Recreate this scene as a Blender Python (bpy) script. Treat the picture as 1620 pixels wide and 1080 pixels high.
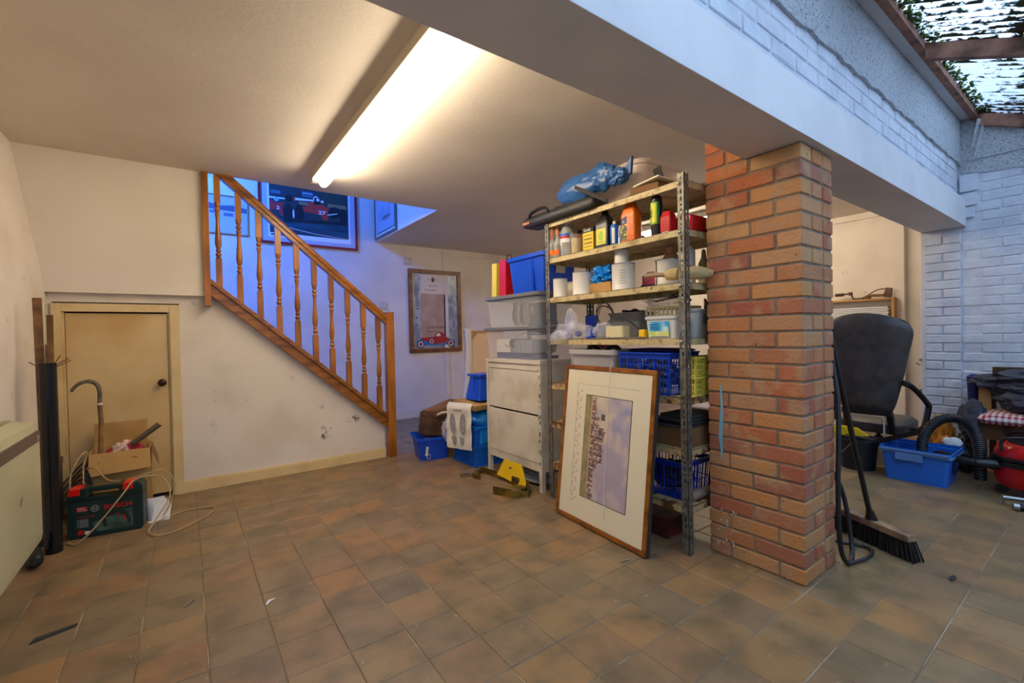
import bpy, bmesh, math, random
from mathutils import Vector, Matrix, noise
R = math.pi/180
SC = bpy.context.scene
COL = SC.collection
for o in list(bpy.data.objects): bpy.data.objects.remove(o)
random.seed(7)

# ------------------------------------------------------------------ camera
yaw, pit, rol = 35.93*R, -0.83*R, -1.185*R
fw = Vector((math.sin(yaw)*math.cos(pit), math.cos(yaw)*math.cos(pit), math.sin(pit)))
rt = Vector((math.cos(yaw), -math.sin(yaw), 0)); up = rt.cross(fw)
rt2 = math.cos(rol)*rt + math.sin(rol)*up; up2 = -math.sin(rol)*rt + math.cos(rol)*up
cam_d = bpy.data.cameras.new('camera'); cam = bpy.data.objects.new('camera', cam_d); COL.objects.link(cam)
cam.matrix_world = Matrix.Translation((0, 0, 1.12)) @ Matrix((rt2, up2, -fw)).transposed().to_4x4()
cam_d.sensor_fit = 'HORIZONTAL'; cam_d.sensor_width = 36; cam_d.lens = 713.5/1620*36; cam_d.clip_start = .02
SC.camera = cam
# ------------------------------------------------------------------ world, exposure
SC.view_settings.view_transform = 'Standard'; SC.view_settings.look = 'None'
SC.view_settings.gamma = 1; SC.view_settings.use_curve_mapping = False
SC.view_settings.exposure = 0.25
W = bpy.data.worlds.new('overcast'); SC.world = W; W.use_nodes = True
bg = W.node_tree.nodes['Background']; bg.inputs[0].default_value = (.50, .71, 1.0, 1); bg.inputs[1].default_value = 3.1
def area(name, loc, rot, sx, sy, power, col):
    d = bpy.data.lights.new(name, 'AREA'); d.shape = 'RECTANGLE'; d.size = sx; d.size_y = sy; d.energy = power; d.color = col
    o = bpy.data.objects.new(name, d); COL.objects.link(o); o.location = loc; o.rotation_euler = rot; return o
# daylight from the landing window at the top of the stairs
area('landing_window_light', (-.75, 4.45, 3.75), (52*R, 0, -22*R), .9, .7, 190, (.03, .17, 1.0))

# ------------------------------------------------------------------ helpers
def lin(h):
    if isinstance(h, tuple): return h if len(h) == 4 else (*h, 1)
    v = [(h >> s & 255)/255 for s in (16, 8, 0)]
    return (*[c/12.92 if c <= .04045 else ((c+.055)/1.055)**2.4 for c in v], 1)
def mat(name, col, rough=.6, metal=0, mix=None, bump=None, alpha=1, trans=0, emit=None, spec=.5, stretch=None, speck=None):
    """mix=(colour2, noise scale, low, high); bump=(scale, strength); speck=(colour, scale, low, high)"""
    m = bpy.data.materials.new(name); m.use_nodes = True; nt = m.node_tree; N = nt.nodes; L = nt.links
    b = N['Principled BSDF']; b.inputs['Base Color'].default_value = lin(col); b.inputs['Roughness'].default_value = rough
    b.inputs['Metallic'].default_value = metal; b.inputs['Specular IOR Level'].default_value = spec
    b.inputs['Alpha'].default_value = alpha; b.inputs['Transmission Weight'].default_value = trans
    g = N.new('ShaderNodeNewGeometry'); vec = g.outputs['Position']
    if stretch:
        mp = N.new('ShaderNodeMapping'); mp.inputs['Scale'].default_value = stretch; L.new(vec, mp.inputs[0]); vec = mp.outputs[0]
    def layer(src, c2, sc, lo, hi, det=6):
        n = N.new('ShaderNodeTexNoise'); n.inputs['Scale'].default_value = sc; n.inputs['Detail'].default_value = det; L.new(vec, n.inputs[0])
        mr = N.new('ShaderNodeMapRange'); mr.inputs[1].default_value = lo; mr.inputs[2].default_value = hi; L.new(n.outputs[0], mr.inputs[0])
        mx = N.new('ShaderNodeMix'); mx.data_type = 'RGBA'; L.new(mr.outputs[0], mx.inputs[0])
        if src is None: mx.inputs[6].default_value = lin(col)
        else: L.new(src, mx.inputs[6])
        mx.inputs[7].default_value = lin(c2); return mx.outputs[2]
    out = None
    if mix: out = layer(out, *mix)
    if speck: out = layer(out, *speck, 3)
    if out is not None: L.new(out, b.inputs['Base Color'])
    if bump:
        n = N.new('ShaderNodeTexNoise'); n.inputs['Scale'].default_value = bump[0]; n.inputs['Detail'].default_value = 5; L.new(vec, n.inputs[0])
        bp = N.new('ShaderNodeBump'); bp.inputs['Strength'].default_value = bump[1]; bp.inputs['Distance'].default_value = .01
        L.new(n.outputs[0], bp.inputs['Height']); L.new(bp.outputs[0], b.inputs['Normal'])
    if emit: b.inputs['Emission Color'].default_value = lin(emit[0]); b.inputs['Emission Strength'].default_value = emit[1]
    return m
def piece_mat(name, cols, c2, sc, lo, hi, rough=.7, bump=(60, .3), speck=None, spec=.4):
    """each piece takes its own colour from the ramp"""
    m = mat(name, cols[0], rough, bump=bump, spec=spec); nt = m.node_tree; N = nt.nodes; L = nt.links; b = N['Principled BSDF']
    oi = N.new('ShaderNodeObjectInfo'); g = N.new('ShaderNodeNewGeometry')
    ad = N.new('ShaderNodeMath'); ad.operation = 'ADD'; L.new(oi.outputs['Random'], ad.inputs[0]); L.new(g.outputs['Random Per Island'], ad.inputs[1])
    fr = N.new('ShaderNodeMath'); fr.operation = 'FRACT'; L.new(ad.outputs[0], fr.inputs[0])
    rp = N.new('ShaderNodeValToRGB'); L.new(fr.outputs[0], rp.inputs[0]); e = rp.color_ramp.elements
    e[0].color = lin(cols[0]); e[1].color = lin(cols[-1])
    for i, c in enumerate(cols[1:-1]): e.new((i+1)/(len(cols)-1)).color = lin(c)
    src = rp.outputs[0]
    for (cc, s_, l_, h_) in [(c2, sc, lo, hi)] + ([speck] if speck else []):
        n = N.new('ShaderNodeTexNoise'); n.inputs['Scale'].default_value = s_; n.inputs['Detail'].default_value = 7; L.new(g.outputs['Position'], n.inputs[0])
        mr = N.new('ShaderNodeMapRange'); mr.inputs[1].default_value = l_; mr.inputs[2].default_value = h_; L.new(n.outputs[0], mr.inputs[0])
        mx = N.new('ShaderNodeMix'); mx.data_type = 'RGBA'; L.new(mr.outputs[0], mx.inputs[0]); L.new(src, mx.inputs[6]); mx.inputs[7].default_value = lin(cc)
        src = mx.outputs[2]
    L.new(src, b.inputs['Base Color']); return m
def tag(o, label=None, cat=None, group=None, kind=None):
    if label: o['label'] = label
    if cat: o['category'] = cat
    if group: o['group'] = group
    if kind: o['kind'] = kind
    return o
def thing(name, label, cat, loc=(0, 0, 0), rz=0, group=None):
    o = bpy.data.objects.new(name, None); o.empty_display_size = .05; COL.objects.link(o)
    o.location = loc; o.rotation_euler = (0, 0, rz); return tag(o, label, cat, group)
def link(name, me, parent=None, loc=(0, 0, 0), rot=(0, 0, 0)):
    o = bpy.data.objects.new(name, me); COL.objects.link(o); o.parent = parent; o.location = loc; o.rotation_euler = rot; return o
def copy_tree(o, parent=None):
    c = o.copy(); COL.objects.link(c); c.parent = parent
    for ch in [x for x in bpy.data.objects if x.parent == o]: copy_tree(ch, c)
    return c
class MB:
    def __init__(s): s.v = []; s.f = []
    def add(s, vs, fs, M=None):
        b = len(s.v); s.v += [tuple(M @ Vector(p)) if M else tuple(p) for p in vs]; s.f += [[b+i for i in f] for f in fs]; return s
    def bx(s, x0, x1, y0, y1, z0, z1, M=None):
        vs = [(x, y, z) for z in (z0, z1) for y in (y0, y1) for x in (x0, x1)]
        return s.add(vs, [(0, 2, 3, 1), (4, 5, 7, 6), (0, 1, 5, 4), (2, 6, 7, 3), (0, 4, 6, 2), (1, 3, 7, 5)], M)
    def bar(s, a, b, w, h, upv=(0, 0, 1)):
        a = Vector(a); b = Vector(b); d = (b-a).normalized(); u = Vector(upv); sd = d.cross(u).normalized(); u = sd.cross(d)
        vs = [p + sd*sx*w/2 + u*sz*h/2 for p in (a, b) for sx, sz in ((-1, -1), (1, -1), (1, 1), (-1, 1))]
        return s.add(vs, [(0, 1, 2, 3), (7, 6, 5, 4), (0, 4, 5, 1), (1, 5, 6, 2), (2, 6, 7, 3), (3, 7, 4, 0)])
    def tube(s, pts, r, seg=8, closed=False, caps=True):
        P = [Vector(p) for p in pts]; n = len(P); rs = r if isinstance(r, (list, tuple)) else [r]*n
        vs = []; pu = None
        for i in range(n):
            if closed: d = P[(i+1) % n]-P[i-1]
            else: d = P[min(i+1, n-1)]-P[max(i-1, 0)]
            d.normalize()
            if pu is None: pu = Vector((0, 0, 1)) if abs(d.z) < .9 else Vector((1, 0, 0))
            u = (pu - d*pu.dot(d)); u.normalize(); w = d.cross(u); pu = u
            for k in range(seg):
                a = 2*math.pi*k/seg; vs.append(P[i] + (u*math.cos(a)+w*math.sin(a))*rs[i])
        fs = []
        for i in range(n if closed else n-1):
            j = (i+1) % n
            for k in range(seg): fs.append((i*seg+k, i*seg+(k+1) % seg, j*seg+(k+1) % seg, j*seg+k))
        if caps and not closed: fs += [list(range(seg))[::-1], [(n-1)*seg+k for k in range(seg)]]
        return s.add(vs, fs)
    def lathe(s, prof, c=(0, 0, 0), seg=20, M=None):
        vs = []; fs = []; n = len(prof)
        for r, z in prof:
            for k in range(seg): a = 2*math.pi*k/seg; vs.append((c[0]+r*math.cos(a), c[1]+r*math.sin(a), c[2]+z))
        for i in range(n-1):
            for k in range(seg): fs.append((i*seg+k, i*seg+(k+1) % seg, (i+1)*seg+(k+1) % seg, (i+1)*seg+k))
        if prof[0][0] > 1e-5: fs.append(list(range(seg))[::-1])
        if prof[-1][0] > 1e-5: fs.append([(n-1)*seg+k for k in range(seg)])
        return s.add(vs, fs, M)
    def prism(s, poly, a, b, ax='y', M=None):
        n = len(poly)
        f = {'y': lambda p, t: (p[0], t, p[1]), 'x': lambda p, t: (t, p[0], p[1]), 'z': lambda p, t: (p[0], p[1], t)}[ax]
        vs = [f(p, a) for p in poly]+[f(p, b) for p in poly]
        return s.add(vs, [list(range(n)), list(range(n, 2*n))[::-1]]+[(i, (i+n), (i+1) % n+n, (i+1) % n) for i in range(n)], M)
    def loft(s, rings, c=(0, 0, 0), seg=4, M=None, cap0=True, cap1=True):
        """rings of (half x, half y, z, corner radius)"""
        vs = []; m = 4*(seg+1)
        for hx, hy, z, r in rings:
            r = max(1e-4, min(r, hx-1e-4, hy-1e-4))
            for q, (sx, sy) in enumerate(((1, 1), (-1, 1), (-1, -1), (1, -1))):
                for k in range(seg+1):
                    a = (q+k/seg)*math.pi/2
                    vs.append((c[0]+sx*(hx-r)+r*math.cos(a), c[1]+sy*(hy-r)+r*math.sin(a), c[2]+z))
        fs = [(i*m+k, i*m+(k+1) % m, (i+1)*m+(k+1) % m, (i+1)*m+k) for i in range(len(rings)-1) for k in range(m)]
        if cap0: fs.append(list(range(m))[::-1])
        if cap1: fs.append([(len(rings)-1)*m+k for k in range(m)])
        return s.add(vs, fs, M)
    def blob(s, c, rad, seed=0, amp=.25, fr=3, sub=3, flat=None, fold=None):
        bm = bmesh.new(); bmesh.ops.create_icosphere(bm, subdivisions=sub, radius=1)
        for v in bm.verts:
            p = v.co.copy(); n1 = noise.noise(p*fr+Vector((seed*3.1, seed, 7))); n2 = abs(noise.noise(p*fr*2.3+Vector((seed, 5, seed))))
            k = 1+amp*(n1-.9*n2)
            if fold: k += fold*math.sin(p.dot(Vector((math.cos(seed), math.sin(seed), .8)))*9+4*n1)
            q = p*k; v.co = Vector((c[0]+q.x*rad[0], c[1]+q.y*rad[1], c[2]+q.z*rad[2]))
            if flat is not None and v.co.z < flat: v.co.z = flat+.02*(v.co.z-flat)
        bm.verts.index_update(); s.add([v.co.copy() for v in bm.verts], [[v.index for v in f.verts] for f in bm.faces]); bm.free(); return s
    def done(s, name, m, parent=None, smooth=False, bevel=0, loc=(0, 0, 0), rot=(0, 0, 0), label=None, kind=None):
        me = bpy.data.meshes.new(name); me.from_pydata(s.v, [], s.f)
        bm = bmesh.new(); bm.from_mesh(me); bmesh.ops.recalc_face_normals(bm, faces=bm.faces)
        if bevel: bmesh.ops.bevel(bm, geom=bm.edges[:], offset=bevel, segments=2, affect='EDGES', profile=.7, clamp_overlap=True)
        bm.to_mesh(me); bm.free(); me.materials.append(m)
        if smooth:
            me.polygons.foreach_set('use_smooth', [True]*len(me.polygons))
            try: me.set_sharp_from_angle(angle=40*R)
            except Exception: pass
        o = link(name, me, parent, loc, rot)
        if label: o['label'] = label
        if kind: o['kind'] = kind
        return o
def catmull(pts, n=8, closed=False):
    P = [Vector(p) for p in pts]; out = []; L = len(P)
    for i in range(L if closed else L-1):
        g = (lambda k: P[k % L]) if closed else (lambda k: P[max(0, min(L-1, k))])
        a, b, c, d = g(i-1), g(i), g(i+1), g(i+2)
        for k in range(n):
            t = k/n; out.append(.5*((2*b)+(c-a)*t+(2*a-5*b+4*c-d)*t*t+(3*b-a-3*c+d)*t**3))
    if not closed: out.append(P[-1])
    return out
def frame(o, u, v):          # a flat print: u to the right, v up, standing proud along n
    u = Vector(u).normalized(); v = Vector(v).normalized(); n = u.cross(v); return Vector(o), u, v, n
def flat(parent, name, fr, polys, m, d=.001, label=None):
    o, u, v, n = fr; b = MB()
    for p in polys: b.add([o+u*x+v*y+n*d for x, y in p]+[o+u*x+v*y for x, y in p], [list(range(len(p)))]+[(i, i+len(p), (i+1) % len(p)+len(p), (i+1) % len(p)) for i in range(len(p))])
    return b.done(name, m, parent, label=label, kind='stuff' if len(polys) > 1 else None)
def disc(cx, cy, rx, ry=None, n=20, rot=0):
    ry = ry or rx; c, s = math.cos(rot), math.sin(rot)
    return [(cx+rx*math.cos(a)*c-ry*math.sin(a)*s, cy+rx*math.cos(a)*s+ry*math.sin(a)*c) for a in [2*math.pi*k/n for k in range(n)]]
def rect(x0, x1, y0, y1): return [(x0, y0), (x1, y0), (x1, y1), (x0, y1)]
def text(parent, s, fr, x, y, size, m, d=.0015, name='lettering', sx=1, bold=0):
    o, u, v, n = fr; c = bpy.data.curves.new('t', 'FONT'); c.body = s; c.size = size; c.extrude = .0004; c.offset = bold; c.resolution_u = 2
    t = bpy.data.objects.new('t', c); COL.objects.link(t); bpy.context.view_layer.update()
    me = bpy.data.meshes.new_from_object(t.evaluated_get(bpy.context.evaluated_depsgraph_get())); bpy.data.objects.remove(t)
    M = Matrix((u*sx, v, n)).transposed().to_4x4(); M.translation = o+u*x+v*y+n*d; me.transform(M)
    me.materials.clear(); me.materials.append(m); return link(name, me, parent)
def project(p):
    q = Vector(p)-Vector((0, 0, 1.12)); z = q.dot(fw)
    if z < .05: return None
    return 810+713.5*q.dot(rt2)/z, 540-713.5*q.dot(up2)/z

# ------------------------------------------------------------------ materials
M = {}
M['wall'] = mat('wall_paint', 0xdcd2c6, .75, mix=(0xd0c4b6, 2.5, .45, .7), bump=(35, .12), speck=(0xb9ab9c, 9, .68, .78))
M['ceil'] = mat('ceiling_paint', 0xe2d8ca, .8, mix=(0xd8cebe, 1.6, .4, .7), bump=(40, .1))
M['beam'] = mat('beam_paint', 0xd6d2d2, .6, mix=(0xcac6c8, 3, .45, .7), bump=(20, .06))
M['grout'] = mat('grout', 0x7a6a58, .9, mix=(0xa89c8a, 4, .52, .62), bump=(80, .2))
M['cream'] = mat('cream_gloss', 0xd8bf8c, .35, mix=(0xc9a972, 4, .45, .7))
M['door'] = mat('door_paint', 0xd2b682, .42, mix=(0xc09c60, 2.3, .42, .68), bump=(14, .05))
M['pine'] = mat('pine_varnish', 0xa8681c, .32, mix=(0x7c480e, 9, .4, .65), stretch=(1, 1, .3), bump=(30, .05))
M['pine_h'] = mat('pine_varnish_sloped', 0x9c601c, .32, mix=(0x6c3e10, 11, .4, .65), stretch=(.35, 3, 3))
M['brick'] = piece_mat('brick_face', [0xa85f3c, 0xb4804c, 0x9a5640, 0xac7044, 0x90584a, 0xb88c5c, 0xa45c3e, 0xa06e4e], 0xa8805c, 11, .5, .68, .85, (70, .5), speck=(0x5a3c2c, 45, .68, .74))
M['mortar'] = mat('mortar', 0x877462, .95, bump=(90, .5), mix=(0x756352, 8, .4, .6))
M['wbrick'] = mat('painted_brick', 0xc9cdd6, .65, mix=(0xb6bac6, 6, .45, .7), bump=(22, .7), speck=(0x8e9098, 30, .74, .8))
M['render'] = mat('pebble_render', 0xc4c7cc, .9, bump=(75, 1.0), mix=(0x8e9298, 60, .52, .7))
for n_q in M['render'].node_tree.nodes:
    if n_q.type == 'BUMP': n_q.inputs['Distance'].default_value = .03
M['tile'] = piece_mat('floor_tile', [0x866e4c, 0x8e7350, 0x7e6c52, 0x8a6e4a, 0x947048, 0x766852, 0x8c6a4a, 0x847052], 0x64563f, 6.5, .42, .72, .42, (25, .12), speck=(0xa08a70, 24, .66, .78))
M['timber'] = mat('roof_timber', 0xa0705a, .85, mix=(0x5e4034, 8, .4, .65), bump=(50, .3))
M['moss'] = mat('moss', 0x26401c, .95, mix=(0x5c6a30, 40, .4, .6))
M['web'] = mat('cobweb', 0xd8dce0, .8, alpha=.5)
M['gm'] = mat('slotted_steel', 0x7c7a72, .5, metal=.55, mix=(0x5e5a50, 25, .45, .65), speck=(0x4c3a24, 50, .66, .74))
M['shelf'] = mat('shelf_enamel', 0xbcab7c, .5, mix=(0x8d7440, 14, .5, .66), speck=(0x4a2e14, 55, .64, .7), bump=(60, .2))
M['shelf_w'] = mat('shelf_enamel_clean', 0xc4c0b8, .5, mix=(0x9c8a66, 12, .55, .7), speck=(0x5a3a1c, 40, .68, .73))
M['rust'] = mat('shelf_rusty', 0xb89e6c, .7, mix=(0x6a3e18, 16, .46, .56), speck=(0x2e1c0e, 60, .62, .68))
M['cab'] = mat('cabinet_paint', 0xcfc6b4, .5, mix=(0xb9b09a, 5, .45, .65), speck=(0x54402c, 38, .72, .76))
M['blue'] = mat('blue_plastic', 0x0c48c8, .32, bump=(20, .03))
M['blue2'] = mat('crate_blue', 0x0e5ec0, .38)
M['blue3'] = mat('pale_blue_plastic', 0x2268c8, .38)
M['bask'] = mat('basket_blue', 0x0c40b8, .35)
M['black'] = mat('black_plastic', 0x121214, .35)
M['soft'] = mat('black_rubber', 0x16161a, .5, bump=(60, .1))
M['leather'] = mat('black_leather', 0x4c4846, .38, mix=(0x3a3838, 12, .4, .65), bump=(90, .25))
M['cloth'] = mat('dark_coat', 0x2a2a34, .75, mix=(0x3c3a44, 8, .45, .65), bump=(30, .4))
M['clear'] = mat('clear_plastic', 0xe0e4ec, .15, alpha=.15)
M['clear2'] = mat('frosted_plastic', 0xd4d0d0, .3, alpha=.5)
M['lid'] = mat('grey_lid', 0x74777c, .35, alpha=.85)
M['film'] = mat('thin_polythene', 0xe4e4f0, .15, alpha=.3, bump=(30, .6))
M['card'] = mat('cardboard', 0xb58c52, .85, mix=(0xa07a44, 6, .45, .7))
M['card_d'] = mat('brown_card', 0x7a5430, .8, mix=(0x5e3e20, 6, .45, .7))
M['wood'] = mat('raw_wood', 0x8a6238, .7, mix=(0x5c3c1e, 14, .4, .65))
M['dwood'] = mat('dark_wood', 0x5c3a18, .5, mix=(0x3c240e, 10, .4, .6))
M['gold'] = mat('frame_gilt', 0x9a5e1c, .35, metal=.25, mix=(0x6c3c10, 12, .45, .65))
M['white'] = mat('white_plastic', 0xd8d4cc, .4)
M['offw'] = mat('off_white', 0xd9d0bc, .6)
M['paper'] = mat('paper', 0xe0dedd, .8)
M['mount'] = mat('picture_mount', 0xd9d0b4, .8)
M['red'] = mat('red_plastic', 0xb81418, .28)
M['red2'] = mat('dark_red', 0x8c1820, .45)
M['yellow'] = mat('yellow_plastic', 0xe0b80c, .45)
M['yel2'] = mat('pale_yellow', 0xd8c850, .5)
M['steel'] = mat('worn_steel', 0x9c9c9c, .3, metal=.9)
M['brass'] = mat('plated_steel', 0x8c7434, .4, metal=.6, mix=(0x5c4a20, 12, .45, .6))
M['ink'] = mat('dark_ink', 0x2c2a2c, .8)
M['grey'] = mat('mid_grey', 0x88888c, .6)
M['orange'] = mat('orange_plastic', 0xdc6a08, .35)
M['green'] = mat('green_label', 0x8cb81c, .4)
M['dgreen'] = mat('tool_case_green', 0x0c2a26, .4, bump=(80, .08))
M['dkblue'] = mat('deep_blue', 0x101c60, .5)
M['pink'] = mat('pink_card', 0x9c3450, .5)
M['cable'] = mat('beige_cable', 0xb09468, .5)
M['heat'] = mat('heater_enamel', 0xb9b694, .38, mix=(0xaeaa86, 3, .45, .7))
M['tubeglow'] = mat('lit_tube', 0xffffff, .5, emit=((1.0, .85, .63), 42))
M['bagblue'] = mat('blue_sack', 0x2c5a94, .3, bump=(22, .5))
M['bagcyan'] = mat('bright_blue_bag', 0x1488dc, .3, bump=(25, .5))
M['straw'] = mat('bristle_cream', 0xb8a474, .9, bump=(60, .5))

# ================================================================== SETTING
def struct(name, b, m, parent=None, **k):
    o = b.done(name, m, parent, **k)
    if parent is None: o['kind'] = 'structure'
    return o
XL, XE, XR, YB, ZC, YS = -.72, 6.12, 5.16, 5.9, 2.385, 4.14
floor = struct('floor', MB().bx(-.9, 6.3, -2.1, 6.0, -.12, -.0035), M['grout'])
P, OX, OY = .2055, .45, .41
tb = MB(); h = P/2-.0018
tb.loft([(h, h, -.009, .002), (h, h, -.0022, .002), (h-.002, h-.002, 0, .002)], seg=1)
tile0 = tb.done('tile', M['tile'], floor)
cells = []
for i in range(-6, 28):
    for j in range(-11, 27):
        x, y = OX+(i+.5)*P, OY+(j+.5)*P
        if x < XL-.03 or x > XE or y > YB: continue
        p = project((x, y, 0)); vis = p is not None and -60 < p[0] < 1680 and p[1] < 1130
        if y > YS and x < 1.4: vis = False
        if 2.2 < x < 2.6 and .85 < y < 1.5: vis = False
        cells.append((0 if vis else 1, x*x+y*y, x, y))
cells.sort(); rest = MB(); base = [tuple(v.co) for v in tile0.data.vertices]; bf = [tuple(p.vertices) for p in tile0.data.polygons]
for n, (_, d, x, y) in enumerate(cells):
    if n == 0: tile0.location = (x, y, 0); continue
    if n < 300: link('tile', tile0.data, floor, (x, y, random.uniform(-.0008, .0006)), (random.uniform(-.002, .002), random.uniform(-.002, .002), 0))
    else: rest.add([(a+x, b+y, c) for a, b, c in base], bf)
tag(rest.done('tiles', M['tile'], floor), 'smaller looking tiles further across the floor', kind='stuff')

# walls of the room
struct('wall_left', MB().prism([(XL, 0), (XL, 1.42), (-.735, 1.6), (-.86, 2.45), (-1.0, 2.45), (-1.0, 0)], -2.0, YB+.1, 'y'), M['wall'])
struct('wall_back', MB().bx(-3.2, 6.3, YB, YB+.12, 0, 4.7), M['wall'])
struct('wall_end', MB().bx(XE, XE+.12, 1.0, YB, 0, 2.5), M['wall'])
ce = MB().bx(-1.0, 6.3, 1.0, YS-.04, ZC, ZC+.16).bx(2.08, 6.3, YS-.04, YB+.1, ZC, ZC+.16)
struct('ceiling', ce, M['ceil'])
up_ = MB().bx(2.08, 2.2, YS, YB, ZC+.16, 4.7).bx(-3.2, 2.2, YS-.1, YS, ZC+.16, 4.7).bx(-3.2, 2.2, YS-.1, YB, 4.7, 4.8).bx(-3.3, -3.2, YS-.1, YB, 0, 4.8)
struct('wall_stairwell', up_, M['wall'])
# bulkhead over the small door, then the panel below the stair string
struct('wall_bulkhead', MB().bx(-.86, .127, 4.095, 4.2, 1.46, ZC), M['ceil'])
zs = lambda x: 1.471-.8784*(x-.157)      # underside of the string
ws = MB().prism([(XL, 1.40), (XL, 1.46), (.127, 1.46), (.168, 1.46), (.168, 0), (-.03, 0), (-.03, 1.40)], YS, YS+.06, 'y')
ws.prism([(.168, 0), (.168, zs(.168)+.02), (1.5, zs(1.5)+.02), (1.5, 0)], YS, YS+.06, 'y').bx(XL, -.7, YS, YS+.06, 0, 1.40)
struct('wall_stairs', ws, M['wall'])
bb = MB().bx(-.03, 1.5, YS-.018, YS, 0, .075).bx(-.03, 1.5, YS-.012, YS, .075, .085)
struct('baseboard_stairs', bb, M['cream'])
struct('baseboard_back', MB().bx(.9, 6.1, YB-.018, YB, 0, .12), mat('skirting_white', 0xd8cec0, .5))
# boxed pipes and panel joint on the back and end walls
struct('trim_1', MB().bx(3.06, 3.13, YB-.012, YB, 0, ZC).bx(3.13, 6.1, YB-.016, YB, 2.30, ZC), M['wall'])
struct('trim_2', MB().bx(6.05, XE, 1.40, 1.48, 0, ZC).bx(6.09, XE, 1.48, 4, 2.32, ZC), M['wall'])
# door under the stairs
d1 = thing('door_1', 'low cream flush door under the stairs with a dark round knob', 'door', (0, YS, 0)); d1['kind'] = 'structure'
fr_ = MB().bx(-.70, -.652, -.03, .05, 0, 1.39).bx(-.088, -.03, -.03, .05, 0, 1.39).bx(-.652, -.088, -.03, .05, 1.335, 1.39)
fr_.bx(-.652, -.640, -.012, .05, 0, 1.335).bx(-.1, -.088, -.012, .05, 0, 1.335)
fr_.done('door_frame', M['cream'], d1, bevel=.003)
MB().bx(-.70, .0, .062, .09, 0, 1.42).done('leak_blocker', M['ink'], d1)  # added dark panel that stops stairwell light leaking round the door
MB().bx(-.637, -.103, -.006, .03, .03, 1.325).done('door_panel', M['door'], d1, bevel=.002)
kb = MB(); Mk = Matrix.Translation((-.14, -.006, .83)) @ Matrix.Rotation(math.pi/2, 4, 'X')
kb.lathe([(.022, 0), (.024, .003), (.012, .006), (.009, .022), (.018, .028), (.026, .036), (.026, .044), (.018, .052), (.004, .055)], seg=20, M=Mk)
kb.done('door_knob', mat('bronze', 0x3a2c1c, .35, metal=.7), d1, smooth=True)

# beam across the opening, brick courses and render over it
bm_ = thing('ceiling_beam', 'long boxed white beam over the opening, carried by the brick pillar', 'beam', (0, 0, 0))
MB().bx(-1.0, XR, .80, 1.078, 1.925, 2.14).bx(-1.0, XR, .86, 1.078, 2.14, ZC).done('boxing', M['beam'], bm_, bevel=.003)
wb = struct('wall_lean_to', MB().bx(-1.0, 6.0, .85, 1.0, ZC, 3.3).bx(-1.0, XR, .8485, .86, 2.14, ZC+.1), M['wbrick'])
bk = MB(); bl, bh, bd = .215, .066, .1
bk.loft([(bl/2, .05, 0, .004), (bl/2, .05, bh, .004)], c=(0, 0, 0), seg=1)
def brick_mesh(L, D, H, m, ch=.004, name='brick'):
    b = MB(); b.loft([(L/2-ch, D/2-ch, 0, .004), (L/2, D/2, ch, .005), (L/2, D/2, H-ch, .005), (L/2-ch, D/2-ch, H, .004)], seg=1)
    me = b.done(name, m); d = me.data; bpy.data.objects.remove(me); return d
wbm = brick_mesh(.216, .03, .068, M['wbrick'], .005); wbh = brick_mesh(.104, .03, .068, M['wbrick'], .005)
def rough(me, k, a=.0022):
    m2_ = me.copy(); random.seed(k)
    for v in m2_.vertices: v.co += Vector((random.uniform(-a, a)*1.6, random.uniform(-a, a)*.3, random.uniform(-a, a)))
    return m2_
WB = [rough(wbm, k) for k in range(5)]; WH = [rough(wbh, k) for k in range(3)]
for r in range(4):
    for i in range(-4, 24):
        x = .11+i*.225+(.1125 if r % 2 else 0)
        if x > 5.04: continue
        link('brick', random.choice(WB), wb, (x, .860-random.uniform(0, .004), 2.143+r*.074), (random.uniform(-.02, .02), random.uniform(-.006, .006), 0))
rd = []; x = -1.0
while x < 5.15: rd.append((x, 2.425+random.uniform(-.012, .012))); x += random.uniform(.04, .12)
rd.append((XR, 2.42)); struct('render_coat', MB().prism(rd+[(XR, 2.81), (-1.0, 2.81)], .828, .85, 'y'), M['render'], wb)
# right hand lean-to wall of painted bricks
wr = struct('wall_right', MB().bx(XR+.0035, XR+.16, -2.0, 1.078, 0, 3.3).bx(XR+.16, XE+.1, .96, 1.078, 0, 2.5), M['wbrick'])
wrb = brick_mesh(.216, .03, .068, M['wbrick'], .006); pr = MB(); cnt = 0
for r in range(31):
    z = .004+r*.075
    y = .716-(0 if r % 2 else .112)
    while y > -1.9:
        if y > -.25 and cnt < 170:
            link('brick', random.choice(WB), wr, (XR+.0145-random.uniform(0, .004), y, z), (random.uniform(-.015, .015), 0, math.pi/2+random.uniform(-.012, .012))); cnt += 1
        else: pr.bx(XR+.001, XR+.02, y-.108, y+.108, z, z+.068)
        y -= .225
for r in range(25):                       # the pier under the beam end
    z = .004+r*.075
    if r % 2: link('brick', random.choice(WB), wr, (XR+.008-random.uniform(0, .003), .945, z), (0, 0, math.pi/2+random.uniform(-.01, .01)))
    else:
        for y in (.886, 1.0): link('brick', random.choice(WH), wr, (XR+.008-random.uniform(0, .003), y, z), (0, 0, math.pi/2+random.uniform(-.01, .01)))
tag(pr.done('bricks', M['wbrick'], wr), 'painted bricks running on past the frame', kind='stuff')
rw = MB().prism([(-2.0, 2.34), (-1.0, 2.33), (.3, 2.325), (.5, 2.31), (.72, 2.335), (.83, 2.36), (.83, 3.2), (-2.0, 3.2)], XR-.008, XR+.012, 'x')
rw.bx(XR-.018, XR, -2, .8, 2.445, 2.46)
rw.done('render_coat', M['render'], wr)
cb = MB()
for y0, z0, z1 in ((.727, 2.20, 2.335), (.735, 2.085, 2.185), (.752, 1.99, 2.07)): cb.bx(XR-.03, XR+.01, y0, .835, z0, z1)
cb.done('corbel', M['wbrick'], wr, bevel=.006)
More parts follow.
